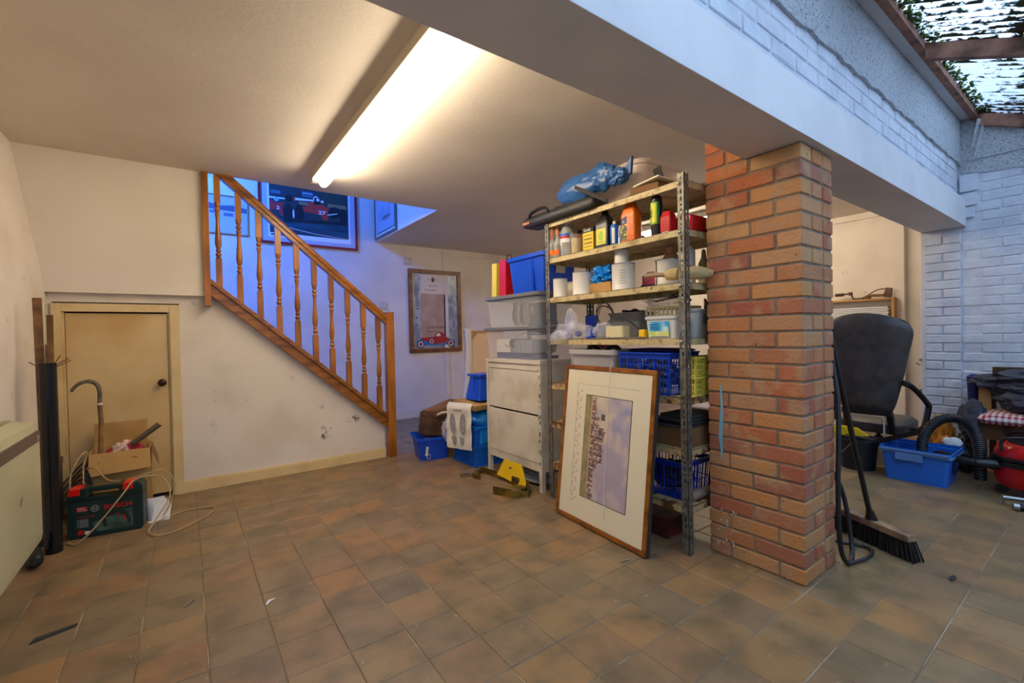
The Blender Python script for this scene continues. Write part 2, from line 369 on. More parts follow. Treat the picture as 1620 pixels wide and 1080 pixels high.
struct('wall_front', MB().bx(-1.0, XR+.1, -2.12, -2.0, 0, 1.72), M['wbrick'])
# white pipe in the corner
pp = thing('pipe', 'slim white vertical pipe in the corner behind the leather chair', 'pipe', (5.9, 1.225, 0))
MB().tube([(0, 0, 0), (0, 0, 1.12), (0, 0, 1.5)], .018, 12).done('tube', M['wbrick'], pp, smooth=True)
MB().bx(-.03, .22, -.024, .024, .78, .80).done('bracket', M['steel'], pp)
MB().bx(-.03, .22, -.024, .024, .48, .50).done('bracket', M['steel'], pp)

# brick pillar
bpil = thing('brick_pillar', 'square orange brick pillar carrying the white beam', 'pillar', (2.15, .835, 0))
PW, PD, NC = .335, .44, 26; CH = 1.925/NC
MB().bx(.006, PW-.006, .006, PD-.006, 0, 1.925).done('mortar_core', M['mortar'], bpil)
bs = brick_mesh(.215, .1025, CH-.010, M['brick']); bhd = brick_mesh(.1025, .1025, CH-.010, M['brick'])
bsh = brick_mesh(.099, .1025, CH-.010, M['brick'])
def br(me, x, y, z, rz): link('brick', me, bpil, (x+random.uniform(-.0015, .0015), y+random.uniform(-.0015, .0015), z), (0, 0, rz+random.uniform(-.006, .006)))
H2 = .05125
for r in range(NC):
    z = r*CH+.004; q = math.pi/2
    if r % 2:      # two stretchers on the long faces
        br(bs, H2, .1075, z, q); br(bs, H2, PD-.1075, z, q); br(bs, PW-H2, .1075, z, q); br(bs, PW-H2, PD-.1075, z, q)
        br(bhd, PW/2, H2, z, 0); br(bhd, PW/2, PD-H2, z, 0)
    else:
        br(bs, .1075, H2, z, 0); br(bhd, PW-H2, H2, z, 0); br(bs, .1075, PD-H2, z, 0); br(bhd, PW-H2, PD-H2, z, 0)
        br(bs, H2, PD/2, z, q); br(bs, PW-H2, PD/2, z, q)
MB().bx(.006, PW-.006, .25, PD-.006, 1.925, ZC).done('mortar_core', M['mortar'], bpil)
for r in range(NC, NC+6):
    z = r*CH+.004
    if z+CH > ZC+.02: break
    if r % 2: br(bs, H2, PD-.1075, z, math.pi/2); br(bs, PW-H2, PD-.1075, z, math.pi/2); br(bhd, PW/2, PD-H2, z, 0)
    else: br(bs, .1075, PD-H2, z, 0); br(bhd, PW-H2, PD-H2, z, 0); br(bhd, H2, PD-.165, z, math.pi/2)
flat(bpil, 'paint_streak', frame((-.002, PD, 0), (0, -1, 0), (0, 0, 1)), [[(.055, .60), (.068, .74), (.066, .86), (.076, .84), (.082, .72), (.076, .60), (.078, .52), (.068, .46), (.064, .54)]], mat('blue_drip', 0x6fa2b4, .6), .0015, 'streak of pale blue paint')
flat(bpil, 'paint_splash', frame((-.002, PD, 0), (0, -1, 0), (0, 0, 1)), [disc(.05+random.uniform(-.03, .09), .05+random.uniform(0, .22), random.uniform(.002, .006), random.uniform(.003, .012), 7) for _ in range(16)], mat('dried_paint', 0xb8a898, .8), .0015, 'white paint splashes low on the brick')

# lean-to roof
SL = .45
trim = struct('trim_3', MB().bx(-1, XR, .765, .845, 2.785, 2.83), M['beam'])
rf = thing('lean_to_roof', 'mossy corrugated clear plastic lean-to roof on brown timbers', 'roof', (0, .76, 2.82))
MB().bx(-1, XR, -.035, .004, -.06, .0).done('wall_plate', M['timber'], rf)
def raf(x0, x1, name='rafter'):
    MB().prism([(-.035, -.115), (-.035, -.022), (-2.75, -.022-SL*2.715), (-2.75, -.115-SL*2.715)], x0, x1, 'x').done(name, M['timber'], rf)
raf(3.59, 3.64); raf(2.3, 2.35); raf(1.0, 1.05); raf(-.3, -.25); raf(XR-.05, XR-.005)
m = mat('corrugated_plastic', 0xf0f4f8, .3); nt = m.node_tree; N = nt.nodes; L = nt.links
for n in list(N):
    if n.type != 'OUTPUT_MATERIAL': N.remove(n)
out = [n for n in N if n.type == 'OUTPUT_MATERIAL'][0]
tr_ = N.new('ShaderNodeBsdfTransparent'); tr_.inputs[0].default_value = (.95, .97, 1, 1); tl_ = N.new('ShaderNodeBsdfTranslucent'); tl_.inputs[0].default_value = (.95, .96, 1, 1)
mx = N.new('ShaderNodeMixShader'); mx.inputs[0].default_value = .42; L.new(tr_.outputs[0], mx.inputs[1]); L.new(tl_.outputs[0], mx.inputs[2])
df = N.new('ShaderNodeBsdfDiffuse'); geo = N.new('ShaderNodeNewGeometry')
mp = N.new('ShaderNodeMapping'); mp.inputs['Scale'].default_value = (14, 5, 5); L.new(geo.outputs['Position'], mp.inputs[0])
n1 = N.new('ShaderNodeTexNoise'); n1.inputs['Scale'].default_value = 2.1; n1.inputs['Detail'].default_value = 9; n1.inputs['Roughness'].default_value = .72; L.new(mp.outputs[0], n1.inputs[0])
n2 = N.new('ShaderNodeTexNoise'); n2.inputs['Scale'].default_value = 1.3; n2.inputs['Detail'].default_value = 2; L.new(geo.outputs['Position'], n2.inputs[0])
ad = N.new('ShaderNodeMath'); ad.operation = 'MULTIPLY_ADD'; L.new(n2.outputs[0], ad.inputs[0]); ad.inputs[1].default_value = .5; L.new(n1.outputs[0], ad.inputs[2])
mr = N.new('ShaderNodeMapRange'); mr.inputs[1].default_value = .765; mr.inputs[2].default_value = .80
sx_ = N.new('ShaderNodeSeparateXYZ'); L.new(geo.outputs['Position'], sx_.inputs[0]); mu = N.new('ShaderNodeMath'); mu.operation = 'MULTIPLY'; mu.inputs[1].default_value = 2*math.pi/.076; L.new(sx_.outputs[0], mu.inputs[0])
si = N.new('ShaderNodeMath'); si.operation = 'SINE'; L.new(mu.outputs[0], si.inputs[0]); a3 = N.new('ShaderNodeMath'); a3.operation = 'MULTIPLY_ADD'; a3.inputs[1].default_value = -.075; L.new(si.outputs[0], a3.inputs[0]); L.new(ad.outputs[0], a3.inputs[2]); L.new(a3.outputs[0], mr.inputs[0])
cr = N.new('ShaderNodeMix'); cr.data_type = 'RGBA'; cr.inputs[6].default_value = lin(0x2c3820); cr.inputs[7].default_value = lin(0x504438); L.new(n2.outputs[0], cr.inputs[0]); L.new(cr.outputs[2], df.inputs[0])
m2 = N.new('ShaderNodeMixShader'); L.new(mr.outputs[0], m2.inputs[0]); L.new(mx.outputs[0], m2.inputs[1]); L.new(df.outputs[0], m2.inputs[2]); L.new(m2.outputs[0], out.inputs[0])
M['corr'] = m
def sheet(x0, x1, zo):
    b = MB(); n = int((x1-x0)/.0127); vs = []; ys = [-.03-k*.34 for k in range(9)]
    for y in ys:
        for i in range(n+1):
            x = x0+(x1-x0)*i/n; vs.append((x, y, zo+SL*(y+.035)-.002+.012*math.sin(2*math.pi*x/.076)))
    fs = [(j*(n+1)+i, j*(n+1)+i+1, (j+1)*(n+1)+i+1, (j+1)*(n+1)+i) for j in range(len(ys)-1) for i in range(n)]
    b.add(vs, fs); o = b.done('roof_sheet', M['corr'], rf, smooth=True); return o
for k in range(9): sheet(-1.0+k*.70, min(-1.0+k*.70+.76, XR-.004), .002+.006*(k % 2))
mo = MB()
for k in range(520):
    x = random.uniform(2.2, XR-.05); y = -.042-random.uniform(0, 1)**2*.07
    q = random.uniform(.004, .012); mo.blob((x, y, SL*(y+.035)-.010), (q, q*1.2, q), k, .7, 3, 1)
tag(mo.done('moss', M['moss'], rf), 'dark green moss along the top edge of the sheets', kind='stuff')
wbm_ = MB()
for (a, b_) in (((3.66, -.04, -.07), (3.5, .05, -.03)), ((XR-.06, -.06, -.12), (XR-.02, .0, -.40)), ((XR-.10, -.04, -.08), (XR-.03, .01, -.30))):
    a = Vector(a); b_ = Vector(b_); wbm_.add([a, a+Vector((.09, -.03, .0)), b_+Vector((.008, 0, 0)), b_], [(0, 1, 2, 3)])
tag(wbm_.done('cobweb', M['web'], rf), 'grey cobweb hanging in the roof corner')

# ================================================================== STAIRCASE
st = thing('staircase', 'varnished pine staircase with turned balusters rising to the left', 'staircase', (0, 4.10, 0))
MB().bx(1.515, 1.588, -.035, .04, 0, 1.356).done('newel_post', M['pine'], st, bevel=.004)
MB().bx(.127, .168, -.04, .03, 1.385, 2.385).done('newel_post', M['pine'], st, bevel=.003, label='short upper post hung under the ceiling')
tz = lambda x: 1.60-.8784*(x-.157)
MB().prism([(.168, zs(.168)), (.168, tz(.168)-.04), (1.515, tz(1.515)-.04), (1.515, zs(1.515))], -.02, .02, 'y').done('string', M['pine_h'], st, bevel=.003)
MB().prism([(.168, tz(.168)-.04), (.168, tz(.168)), (1.515, tz(1.515)), (1.515, tz(1.515)-.04)], -.035, .03, 'y').done('base_rail', M['pine_h'], st, bevel=.003)
rz_ = lambda x: 1.292-.8784*(x-1.515)
hr = MB(); prof = [(-.03, -.035), (-.03, -.01), (-.036, .0), (-.036, .018), (-.024, .034), (.024, .034), (.036, .018), (.036, 0), (.03, -.01), (.03, -.035)]
vs = []
for x in (.20, 1.517):
    for a, c in prof: vs.append((x, a, rz_(x)+c*1.33))
n = len(prof); hr.add(vs, [list(range(n))[::-1], list(range(n, 2*n))]+[(i, (i+1) % n, (i+1) % n+n, i+n) for i in range(n)])
hr.done('handrail', M['pine_h'], st)
def bal_mesh():
    b = MB(); Hh = .80; s = .0205
    b.bx(-s, s, -s, s, -.03, .20).bx(-s, s, -s, s, Hh-.20, Hh+.02)
    b.lathe([(r_*1.2, z_) for r_, z_ in [(.016, .20), (.017, .205), (.011, .215), (.017, .228), (.017, .236), (.010, .246), (.015, .256), (.015, .262), (.011, .27), (.0175, .30), (.0185, .33), (.016, .37), (.012, .43), (.0105, .47), (.012, .50), (.015, .515), (.015, .522), (.010, .532), (.017, .545), (.017, .553), (.010, .564), (.016, .578), (.016, .60)]], seg=12)
    return b
bal0 = None
for i, x in enumerate([.224+.1357*k for k in range(10)]):
    zb = tz(x)-.01; zt = min(rz_(x)-.035, 2.385); k = (zt-zb)/.80
    if bal0 is None: bal0 = bal_mesh().done('baluster', M['pine'], st, smooth=True); o = bal0
    else: o = bal0.copy(); COL.objects.link(o)
    o.location = (x, 0, zb); o.scale = (1, 1, k)
M['tread'] = mat('stair_tread', 0x8a6a4c, .7)
for k in range(11):
    x = 1.44-k*.2283; z = tz(x)-.10
    MB().bx(x-.24, x+.012, .05, .90, z-.03, z).done('tread', M['tread'], st)
    MB().bx(x-.012, x, .05, .90, max(0, z-.2), z-.03).done('riser', M['tread'], st)
MB().prism([(-.9, 2.1), (-.9, 2.3), (1.46, .25), (1.46, 0), (1.2, 0)], .90, .93, 'y').done('wall_string', M['pine_h'], st)

# ================================================================== CEILING LIGHT
cl = thing('ceiling_light', 'long lit fluorescent tube light on the ceiling above the floor', 'light', (.87, 1.4, ZC))
MB().bx(-.065, -.005, 0, 2.28, -.055, 0).bx(-.065, .01, 2.22, 2.29, -.075, 0).bx(-.065, .01, 0, .06, -.075, 0).done('batten', mat('batten_white', 0xd8ccb4, .5), cl, bevel=.004)
MB().tube([(.018, .05, -.075), (.018, 2.24, -.075)], .032, 16).done('tube', M['tubeglow'], cl, smooth=True)
MB().tube([(.018, 2.24, -.075), (.018, 2.262, -.075)], .027, 16).done('tube_cap', M['steel'], cl, smooth=True)
cl2 = copy_tree(cl); cl2.location = (4.55, 1.75, ZC); cl2['label'] = 'lit fluorescent tube light hidden behind the brick pillar'

# ================================================================== PICTURES
def picture_frame(T, fr, w, h, t, d, m, name='frame'):
    o, u, v, n = fr; b = MB()
    def bar_(x0, x1, y0, y1):
        vs = [o+u*x+v*y+n*z for z in (0, d) for y in (y0, y1) for x in (x0, x1)]
        b.add(vs, [(0, 2, 3, 1), (4, 5, 7, 6), (0, 1, 5, 4), (2, 6, 7, 3), (0, 4, 6, 2), (1, 3, 7, 5)])
    bar_(0, w, 0, t); bar_(0, w, h-t, h); bar_(0, t, t, h-t); bar_(w-t, w, t, h-t)
    return b.done(name, m, T, bevel=min(.004, t/4))
# racing car print on the stair wall (u to +X, v up, facing -Y)
rc = thing('framed_picture', 'large red framed print of a red racing car on the stair wall', 'picture', (.716, YB, 2.245))
F0 = frame((0, -.002, 0), (1, 0, 0), (0, 0, 1))
picture_frame(rc, F0, 1.12, .86, .028, .022, M['red2'])
F1 = frame((0, -.006, 0), (1, 0, 0), (0, 0, 1))
flat(rc, 'mount', F1, [rect(.02, 1.10, .02, .84)], mat('grey_mount', 0xb4b2bc, .8), .003)
flat(rc, 'print_border', F1, [rect(.095, 1.035, .075, .80)], M['paper'], .005)
pic = flat(rc, 'print', F1, [rect(.115, 1.008, .13, .785)], mat('print_ground', 0x1c3038, .6, mix=(0x2c3a30, 4, .4, .7)), .007)
ox = .0
def pc(name, polys, m, d, lab=None): flat(pic, name, F1, polys, m, d, lab)
pc('track', [rect(.115, 1.008, .13, .30)], mat('print_track', 0x174a58, .6, stretch=(1, 4, 14), mix=(0x0e3440, 3, .4, .6)), .0075)
pc('kerb_line', [[(.30, .20), (.31, .206), (.62, .160), (.62, .154)], [(.62, .16), (.62, .154), (1.0, .132), (1.0, .136)]], M['offw'], .008)
M['pblack'] = mat('print_black', 0x10161c, .5)
pc('hay_bales', [[(0.4295, 0.494), (0.5477, 0.4949), (0.5477, 0.533), (0.4295, 0.5321)], [(0.7598, 0.51), (0.987, 0.5116), (0.987, 0.5539), (0.7598, 0.5523)]], mat('print_hay', 0x8a7448, .7), 0.008)
pc('bodywork', [[(0.4607, 0.468), (0.5159, 0.4785), (0.5477, 0.5372), (0.5878, 0.5502), (0.6282, 0.5124), (0.6772, 0.5348), (0.7183, 0.5224), (0.7598, 0.5015), (0.8015, 0.4933), (0.8518, 0.4691), (0.8771, 0.4447), (0.835, 0.4233), (0.7598, 0.4083), (0.7681, 0.3482), (0.7183, 0.336), (0.6772, 0.3891), (0.6445, 0.4041), (0.5637, 0.412), (0.4843, 0.4156), (0.4607, 0.4341)]], mat('print_red', 0xc83426, .5), 0.0086)
pc('second_car', [[(0.1152, 0.4521), (0.1339, 0.5222), (0.1638, 0.475), (0.2613, 0.4935), (0.2613, 0.4698), (0.2462, 0.4087), (0.2688, 0.3352), (0.2387, 0.3316), (0.2162, 0.3797), (0.1862, 0.4015), (0.1152, 0.3928)]], mat('print_red_b', 0xb82c2c, .5), 0.0086)
pc('wheel', [[(0.3624, 0.3887), (0.3584, 0.3461), (0.3471, 0.309), (0.3303, 0.2832), (0.3105, 0.2724), (0.2907, 0.2784), (0.2741, 0.3003), (0.2629, 0.3347), (0.259, 0.3764), (0.2629, 0.419), (0.2741, 0.456), (0.2907, 0.4819), (0.3105, 0.4926), (0.3303, 0.4866), (0.3471, 0.4647), (0.3584, 0.4304)]], M['pblack'], 0.0092)
pc('wheel', [[(0.4851, 0.3988), (0.4811, 0.3578), (0.4699, 0.3222), (0.4531, 0.2973), (0.4334, 0.2869), (0.4138, 0.2927), (0.3972, 0.3137), (0.3862, 0.3468), (0.3823, 0.3868), (0.3862, 0.4278), (0.3972, 0.4634), (0.4138, 0.4883), (0.4334, 0.4987), (0.4531, 0.4929), (0.4699, 0.4719), (0.4811, 0.4388)]], M['pblack'], 0.0092)
pc('wheel', [[(0.3731, 0.5594), (0.3695, 0.5427), (0.3592, 0.5278), (0.3438, 0.5168), (0.3257, 0.5114), (0.3076, 0.5125), (0.2924, 0.5198), (0.2822, 0.5323), (0.2787, 0.5481), (0.2822, 0.5648), (0.2924, 0.5797), (0.3076, 0.5907), (0.3257, 0.5961), (0.3438, 0.595), (0.3592, 0.5877), (0.3695, 0.5751)]], M['pblack'], 0.0092)
pc('wheel', [[(0.9066, 0.4581), (0.9012, 0.4299), (0.8856, 0.4049), (0.8624, 0.3868), (0.835, 0.3784), (0.8077, 0.3809), (0.7847, 0.394), (0.7693, 0.4157), (0.7639, 0.4427), (0.7693, 0.4708), (0.7847, 0.4958), (0.8077, 0.5139), (0.835, 0.5224), (0.8624, 0.5198), (0.8856, 0.5067), (0.9012, 0.485)]], M['pblack'], 0.0092)
pc('wheel', [[(0.9998, 0.4257), (0.9959, 0.3912), (0.9849, 0.3612), (0.9684, 0.3402), (0.9489, 0.3313), (0.9295, 0.336), (0.913, 0.3535), (0.902, 0.3812), (0.8982, 0.4148), (0.902, 0.4493), (0.913, 0.4793), (0.9295, 0.5003), (0.9489, 0.5092), (0.9684, 0.5045), (0.9849, 0.487), (0.9959, 0.4593)]], M['pblack'], 0.0092)
pc('cockpit', [[(0.7142, 0.5558), (0.7095, 0.5462), (0.6961, 0.537), (0.6761, 0.5297), (0.6526, 0.5253), (0.6293, 0.5245), (0.6095, 0.5274), (0.5964, 0.5336), (0.5918, 0.5422), (0.5964, 0.5518), (0.6095, 0.561), (0.6293, 0.5683), (0.6526, 0.5727), (0.6761, 0.5735), (0.6961, 0.5706), (0.7095, 0.5644)]], M['pblack'], 0.0088)
pc('rear_wing', [[(0.3754, 0.5681), (0.5878, 0.5739), (0.5878, 0.5545), (0.3754, 0.5385)]], M['paper'], 0.0096)
pc('rear_wing', [[(0.1152, 0.5453), (0.2802, 0.5466), (0.2802, 0.5314), (0.1152, 0.5267)]], M['paper'], 0.0096)
pc('wing_end', [[(0.3693, 0.5674), (0.3924, 0.5684), (0.3924, 0.532), (0.3693, 0.5335)], [(0.1937, 0.4278), (0.2462, 0.4256), (0.2387, 0.4078), (0.1937, 0.4108)]], mat('print_red_c', 0xc83426, .5), 0.0098)
pc('roll_hoop', [[(0.5878, 0.5485), (0.5942, 0.6001), (0.6185, 0.6282), (0.6494, 0.6122), (0.6641, 0.5714), (0.651, 0.57), (0.6331, 0.6044), (0.6168, 0.6111), (0.6071, 0.5931), (0.6007, 0.5466)]], M['offw'], 0.0098)
pc('helmet', [[(0.6682, 0.5804), (0.6667, 0.5731), (0.6624, 0.5666), (0.656, 0.5618), (0.6486, 0.5596), (0.6411, 0.5601), (0.6347, 0.5635), (0.6305, 0.5691), (0.629, 0.576), (0.6305, 0.5833), (0.6347, 0.5898), (0.6411, 0.5946), (0.6486, 0.5968), (0.656, 0.5962), (0.6624, 0.5929), (0.6667, 0.5873)]], M['offw'], 0.01)
pc('helmet', [[(0.7175, 0.568), (0.716, 0.5614), (0.7117, 0.5554), (0.7053, 0.551), (0.6977, 0.5489), (0.6902, 0.5494), (0.6838, 0.5523), (0.6795, 0.5574), (0.678, 0.5637), (0.6795, 0.5703), (0.6838, 0.5763), (0.6902, 0.5807), (0.6977, 0.5828), (0.7053, 0.5823), (0.7117, 0.5794), (0.716, 0.5743)]], M['offw'], 0.01)
pc('helmet', [[(0.2169, 0.5238), (0.2149, 0.5138), (0.209, 0.5048), (0.2003, 0.4983), (0.1899, 0.4951), (0.1796, 0.4958), (0.1709, 0.5002), (0.1651, 0.5078), (0.163, 0.5172), (0.1651, 0.5272), (0.1709, 0.5362), (0.1796, 0.5427), (0.1899, 0.5459), (0.2003, 0.5452), (0.209, 0.5408), (0.2149, 0.5332)]], mat('print_cyan', 0x5cb0d8, .5), 0.01)
pc('hub', [[(0.3785, 0.3737), (0.3773, 0.3473), (0.3739, 0.3276), (0.3693, 0.3201), (0.3647, 0.3265), (0.3613, 0.3454), (0.3601, 0.3715), (0.3613, 0.3979), (0.3647, 0.4175), (0.3693, 0.4251), (0.3739, 0.4186), (0.3773, 0.3998)]], M['paper'], 0.01)
pc('front_wing', [[(0.7598, 0.4185), (0.8771, 0.4481), (0.8729, 0.4358), (0.7598, 0.4041)]], M['offw'], 0.01)
pc('shadow', [[(0.2613, 0.3004), (0.987, 0.3481), (0.987, 0.3057), (0.6282, 0.288), (0.2613, 0.2665)]], M['pblack'], 0.0083)
M['psign'] = mat('print_sign', 0x3c6878, .6)
for dd in [[(0.4686, 0.6298), (0.5878, 0.6307), (0.5878, 0.6603), (0.4686, 0.6594)], [(0.4686, 0.5959), (0.5878, 0.5968), (0.5878, 0.6239), (0.4686, 0.623)], [(0.1339, 0.5857), (0.2349, 0.5865), (0.2349, 0.6246), (0.1339, 0.6238)]]: pc('signboard', [dd], M['psign'], .0085)
text(pic, '27', F1, 0.6486, 0.4088, .062, M['paper'], .0104, sx=1.4, bold=.0015)
text(pic, '2', F1, 0.1862, 0.4057, .055, M['paper'], .0104, sx=1.3, bold=.001)
text(pic, 'GOODYEAR', F1, 0.4725, 0.6303, .022, M['paper'], .0100)
flat(rc, 'title', F1, [rect(.125, .16, .10, .115), rect(.17, .25, .10, .112)], M['ink'], .0065)
# pale landscape print left, seen between the balusters
lp = thing('framed_picture', 'pale print in a thin gilt frame behind the top balusters', 'picture', (.05, YB, 2.30))
picture_frame(lp, F0, .565, .43, .012, .015, mat('thin_gilt', 0xa89460, .4, metal=.3))
flat(lp, 'print', F1, [rect(.01, .555, .01, .42)], mat('print_pale', 0xb8b8c4, .8), .002)
flat(lp, 'treeline', F1, [[(.012, .27), (.012, .33), (.15, .34), (.3, .31), (.42, .325), (.553, .30), (.553, .25), (.3, .26)]], mat('print_slate', 0x586070, .8), .003)
flat(lp, 'figure', F1, [rect(.33, .42, .20, .235), rect(.20, .26, .22, .25), [(.1, .2), (.15, .26), (.18, .2)]], mat('print_slate2', 0x6c7080, .8), .004)
# small framed print on the side wall above the ceiling
sp = thing('framed_picture', 'narrow silver framed pencil print on the stairwell side wall', 'picture', (2.08, 5.88, 2.40))
FS = frame((-.002, 0, 0), (0, -1, 0), (0, 0, 1)); picture_frame(sp, FS, .74, .60, .03, .02, mat('silver_frame', 0x6c6c66, .4, metal=.3))
FS1 = frame((-.006, 0, 0), (0, -1, 0), (0, 0, 1))
flat(sp, 'mount', FS1, [rect(.02, .72, .02, .58)], M['offw'], .002)
flat(sp, 'inner_frame', FS1, [rect(.06, .68, .06, .54)], mat('slate_line', 0x4c5054, .6), .003)
pq = flat(sp, 'print', FS1, [rect(.075, .665, .075, .525)], mat('print_misty', 0x9aa0b0, .8), .004)
flat(pq, 'drawing', FS1, [rect(.16+.07*k, .19+.07*k, .22, .30+.04*((k*7) % 3)) for k in range(6)]+[disc(.4, .22, .14, .03)], M['grey'], .005)
# advertising mirror with an old car
am = thing('framed_mirror', 'wooden framed advertising mirror with a red vintage car by the stairs', 'mirror', (2.515, YB, .90))
picture_frame(am, F0, .82, 1.17, .055, .028, mat('mirror_frame', 0x7c4a20, .35, mix=(0x5c3010, 10, .45, .65)))
gl = flat(am, 'mirror_glass', F1, [rect(.05, .77, .05, 1.12)], mat('etched_mirror', 0x9ca0a4, .3, metal=.1, mix=(0x7c8288, 7, .45, .6), speck=(0x44484c, 12, .66, .7)), .004)
gp = lambda name, polys, m, d, lab=None: flat(gl, name, F1, polys, m, d, lab)
gp('centre_strip', [rect(.185, .565, .12, 1.10)], mat('strip_buff', 0xb39480, .5, mix=(0xa07e68, 4, .4, .6)), .006)
gp('title_panel', [rect(.185, .565, .83, 1.10)], mat('strip_pale', 0xd6c4ac, .5), .007)
gp('crest', [disc(.375, 1.03, .024, .034), rect(.29, .345, 1.03, 1.034), rect(.405, .46, 1.03, 1.034)], mat('crest_brown', 0x5c4c3c, .6), .008)
gp('figure_sketch', [disc(.12, .86, .035, .10, 10), disc(.13, .70, .03, .06, 8), disc(.65, .74, .045, .04, 9), disc(.66, .60, .03, .07, 8), disc(.70, .40, .025, .06, 8), disc(.11, .38, .03, .03, 8)], mat('sketch_grey', 0x787c80, .6), .006)
text(gl, 'made to drive', F1, .31, .935, .026, M['ink'], .009)
text(gl, 'be in america', F1, .25, .875, .032, M['ink'], .009)
text(gl, 'CHRYSLER', F1, .255, .335, .052, mat('etched_brown', 0x5c4638, .6), .009, sx=1.15)
gp('flourish', [[(.26, .31), (.33, .29), (.40, .305), (.50, .285), (.50, .28), (.40, .297), (.33, .28), (.26, .30)]], mat('etched_brown2', 0x6c5444, .6), .008)
gp('car_body', [[(.16, .175), (.17, .205), (.36, .215), (.38, .215), (.40, .27), (.43, .285), (.50, .285), (.535, .26), (.56, .215), (.62, .19), (.64, .14), (.35, .115), (.20, .15)]], mat('vintage_red', 0xa41420, .35), .009)
gp('wing', [[(.10, .12), (.12, .165), (.17, .18), (.24, .16), (.36, .115), (.56, .115), (.58, .16), (.62, .18), (.68, .165), (.72, .125), (.72, .115), (.68, .115), (.60, .10), (.20, .10)]], mat('vintage_blue', 0x1464a8, .35), .010)
gp('car_window', [[(.405, .225), (.425, .268), (.47, .268), (.475, .225)]], M['offw'], .010)
for (cx, cy, r) in ((.165, .115, .052), (.64, .12, .052), (.335, .155, .042)):
    w_ = flat(gl, 'wheel', F1, [disc(cx, cy, r)], M['black'], .011)
    flat(w_, 'whitewall', F1, [disc(cx, cy, r*.78)], M['offw'], .012); flat(w_, 'hub', F1, [disc(cx, cy, r*.5)], M['red2'], .013)
# light switches
for k, (x, z) in enumerate(((2.523, 2.17), (2.153, 1.55))):
    s_ = thing('light_switch', ['white double switch plate above the vintage car mirror', 'white switch plate beside the lower end of the handrail'][k], 'switch', (x, YB, z))
    MB().bx(-.055, .055, -.012, 0, -.05, .05).done('plate', mat('plate_%d' % k, 0xc4b4a4, .5), s_, bevel=.003)
    for q in (-.022, .022): MB().bx(q-.008, q+.008, -.018, -.01, -.012, .012).done('rocker', M['white'], s_)

# ================================================================== SHELVING UNIT
SX, SY, SD, SW = 2.005, 1.30, .42, 1.055
su = thing('shelving_unit', 'tall slotted steel shelving unit with seven rusty cream shelves beside the brick pillar', 'shelving', (SX, SY, 0))
def post_mesh(sx, sy):
    b = MB(); t = .0025; w = .038; Hh = 1.905; c = .011
    def fl(f):      # f(u, z, d) -> point ; u across, d depth
        def b3(u0, u1, z0, z1):
            vs = [f(u, z, d) for z in (z0, z1) for u in (u0, u1) for d in (0, t)]
            b.add(vs, [(0, 2, 3, 1), (4, 5, 7, 6), (0, 1, 5, 4), (2, 6, 7, 3), (0, 4, 6, 2), (1, 3, 7, 5)])
        b3(0, .014, 0, Hh); b3(.023, w, 0, Hh)
        z = 0; k = 0
        while z < Hh:
            hl = .022 if k % 3 else .010
            b3(.0135, .0235, z, min(z+.014, Hh)); z += .014+hl; k += 1
    fl(lambda u, z, d: (sx*d, sy*u, z)); fl(lambda u, z, d: (sx*u, sy*d, z)); return b
for (x, y, sx, sy) in ((-.003, -.003, 1, 1), (-.003, SW+.003, 1, -1), (SD+.003, -.003, -1, 1), (SD+.003, SW+.003, -1, -1)):
    p = post_mesh(sx, sy).done('post', M['gm'], su, loc=(x, y, 0))
    b = MB()
    for z in (1.855, 1.613, 1.348, 1.068, .768, .508, .222):
        for (dx, dy) in ((0, sy*.0285), (sx*.0285, 0)):
            q = (dx - (sx*.002 if dx == 0 else 0), dy-(sy*.002 if dy == 0 else 0), z)
            if dx == 0: Mx = Matrix.Translation(q) @ Matrix.Rotation(-sx*math.pi/2, 4, 'Y')
            else: Mx = Matrix.Translation(q) @ Matrix.Rotation(sy*math.pi/2, 4, 'X')
            b.lathe([(.008, -.001), (.008, .002), (.004, .0045)], seg=8, M=Mx)
    b.done('bolt', M['steel'], p, smooth=True)
LV = [1.872, 1.63, 1.365, 1.085, .785, .525, .24]
for k, z in enumerate(LV):
    b = MB(); h = .034; b.bx(0, SD, 0, SW, z-.0025, z).bx(0, .002, 0, SW, z-h, z).bx(SD-.002, SD, 0, SW, z-h, z).bx(0, SD, 0, .002, z-h, z).bx(0, SD, SW-.002, SW, z-h, z)
    b.bx(.002, .014, .03, SW-.03, z-h, z-h+.002).bx(SD-.014, SD-.002, .03, SW-.03, z-h, z-h+.002)
    b.done('shelf', M['shelf'] if k < 4 else M['rust'], su)
# ---- containers
def bottle(name, label, cat, loc, prof, m, capm=None, cap=None, lab=None, seg=20, square=False, group=None, lm=None):
    t = thing(name, label, cat, loc, 0, group)
    if square: MB().loft(prof, seg=3).done('body', m, t, smooth=True)
    else: MB().lathe(prof, seg=seg).done('body', m, t, smooth=True)
    if cap: MB().lathe(cap, seg=16).done('cap', capm, t, smooth=True)
    return t
def wrap(t, r, z0, z1, m, name='label', a0=110, a1=250, d=.0008, parent=None):
    b = MB(); n = 10; vs = []
    for i in range(n+1):
        a = (a0+(a1-a0)*i/n)*R
        for rr in (r, r+d):
            for z in (z0, z1): vs.append((rr*math.cos(a), rr*math.sin(a), z))
    fs = []
    for i in range(n):
        k = i*4; j = k+4; fs += [(k+2, k+3, j+3, j+2), (k, k+1, j+1, j), (k+1, k+3, j+3, j+1), (k, k+2, j+2, j)]
    fs += [(0, 1, 3, 2), (n*4, n*4+1, n*4+3, n*4+2)]
    return b.add(vs, fs).done(name, m, parent or t, smooth=False)
SHX = lambda y, z: frame((0, y, z), (0, -1, 0), (0, 0, 1))   # print facing -X, origin given
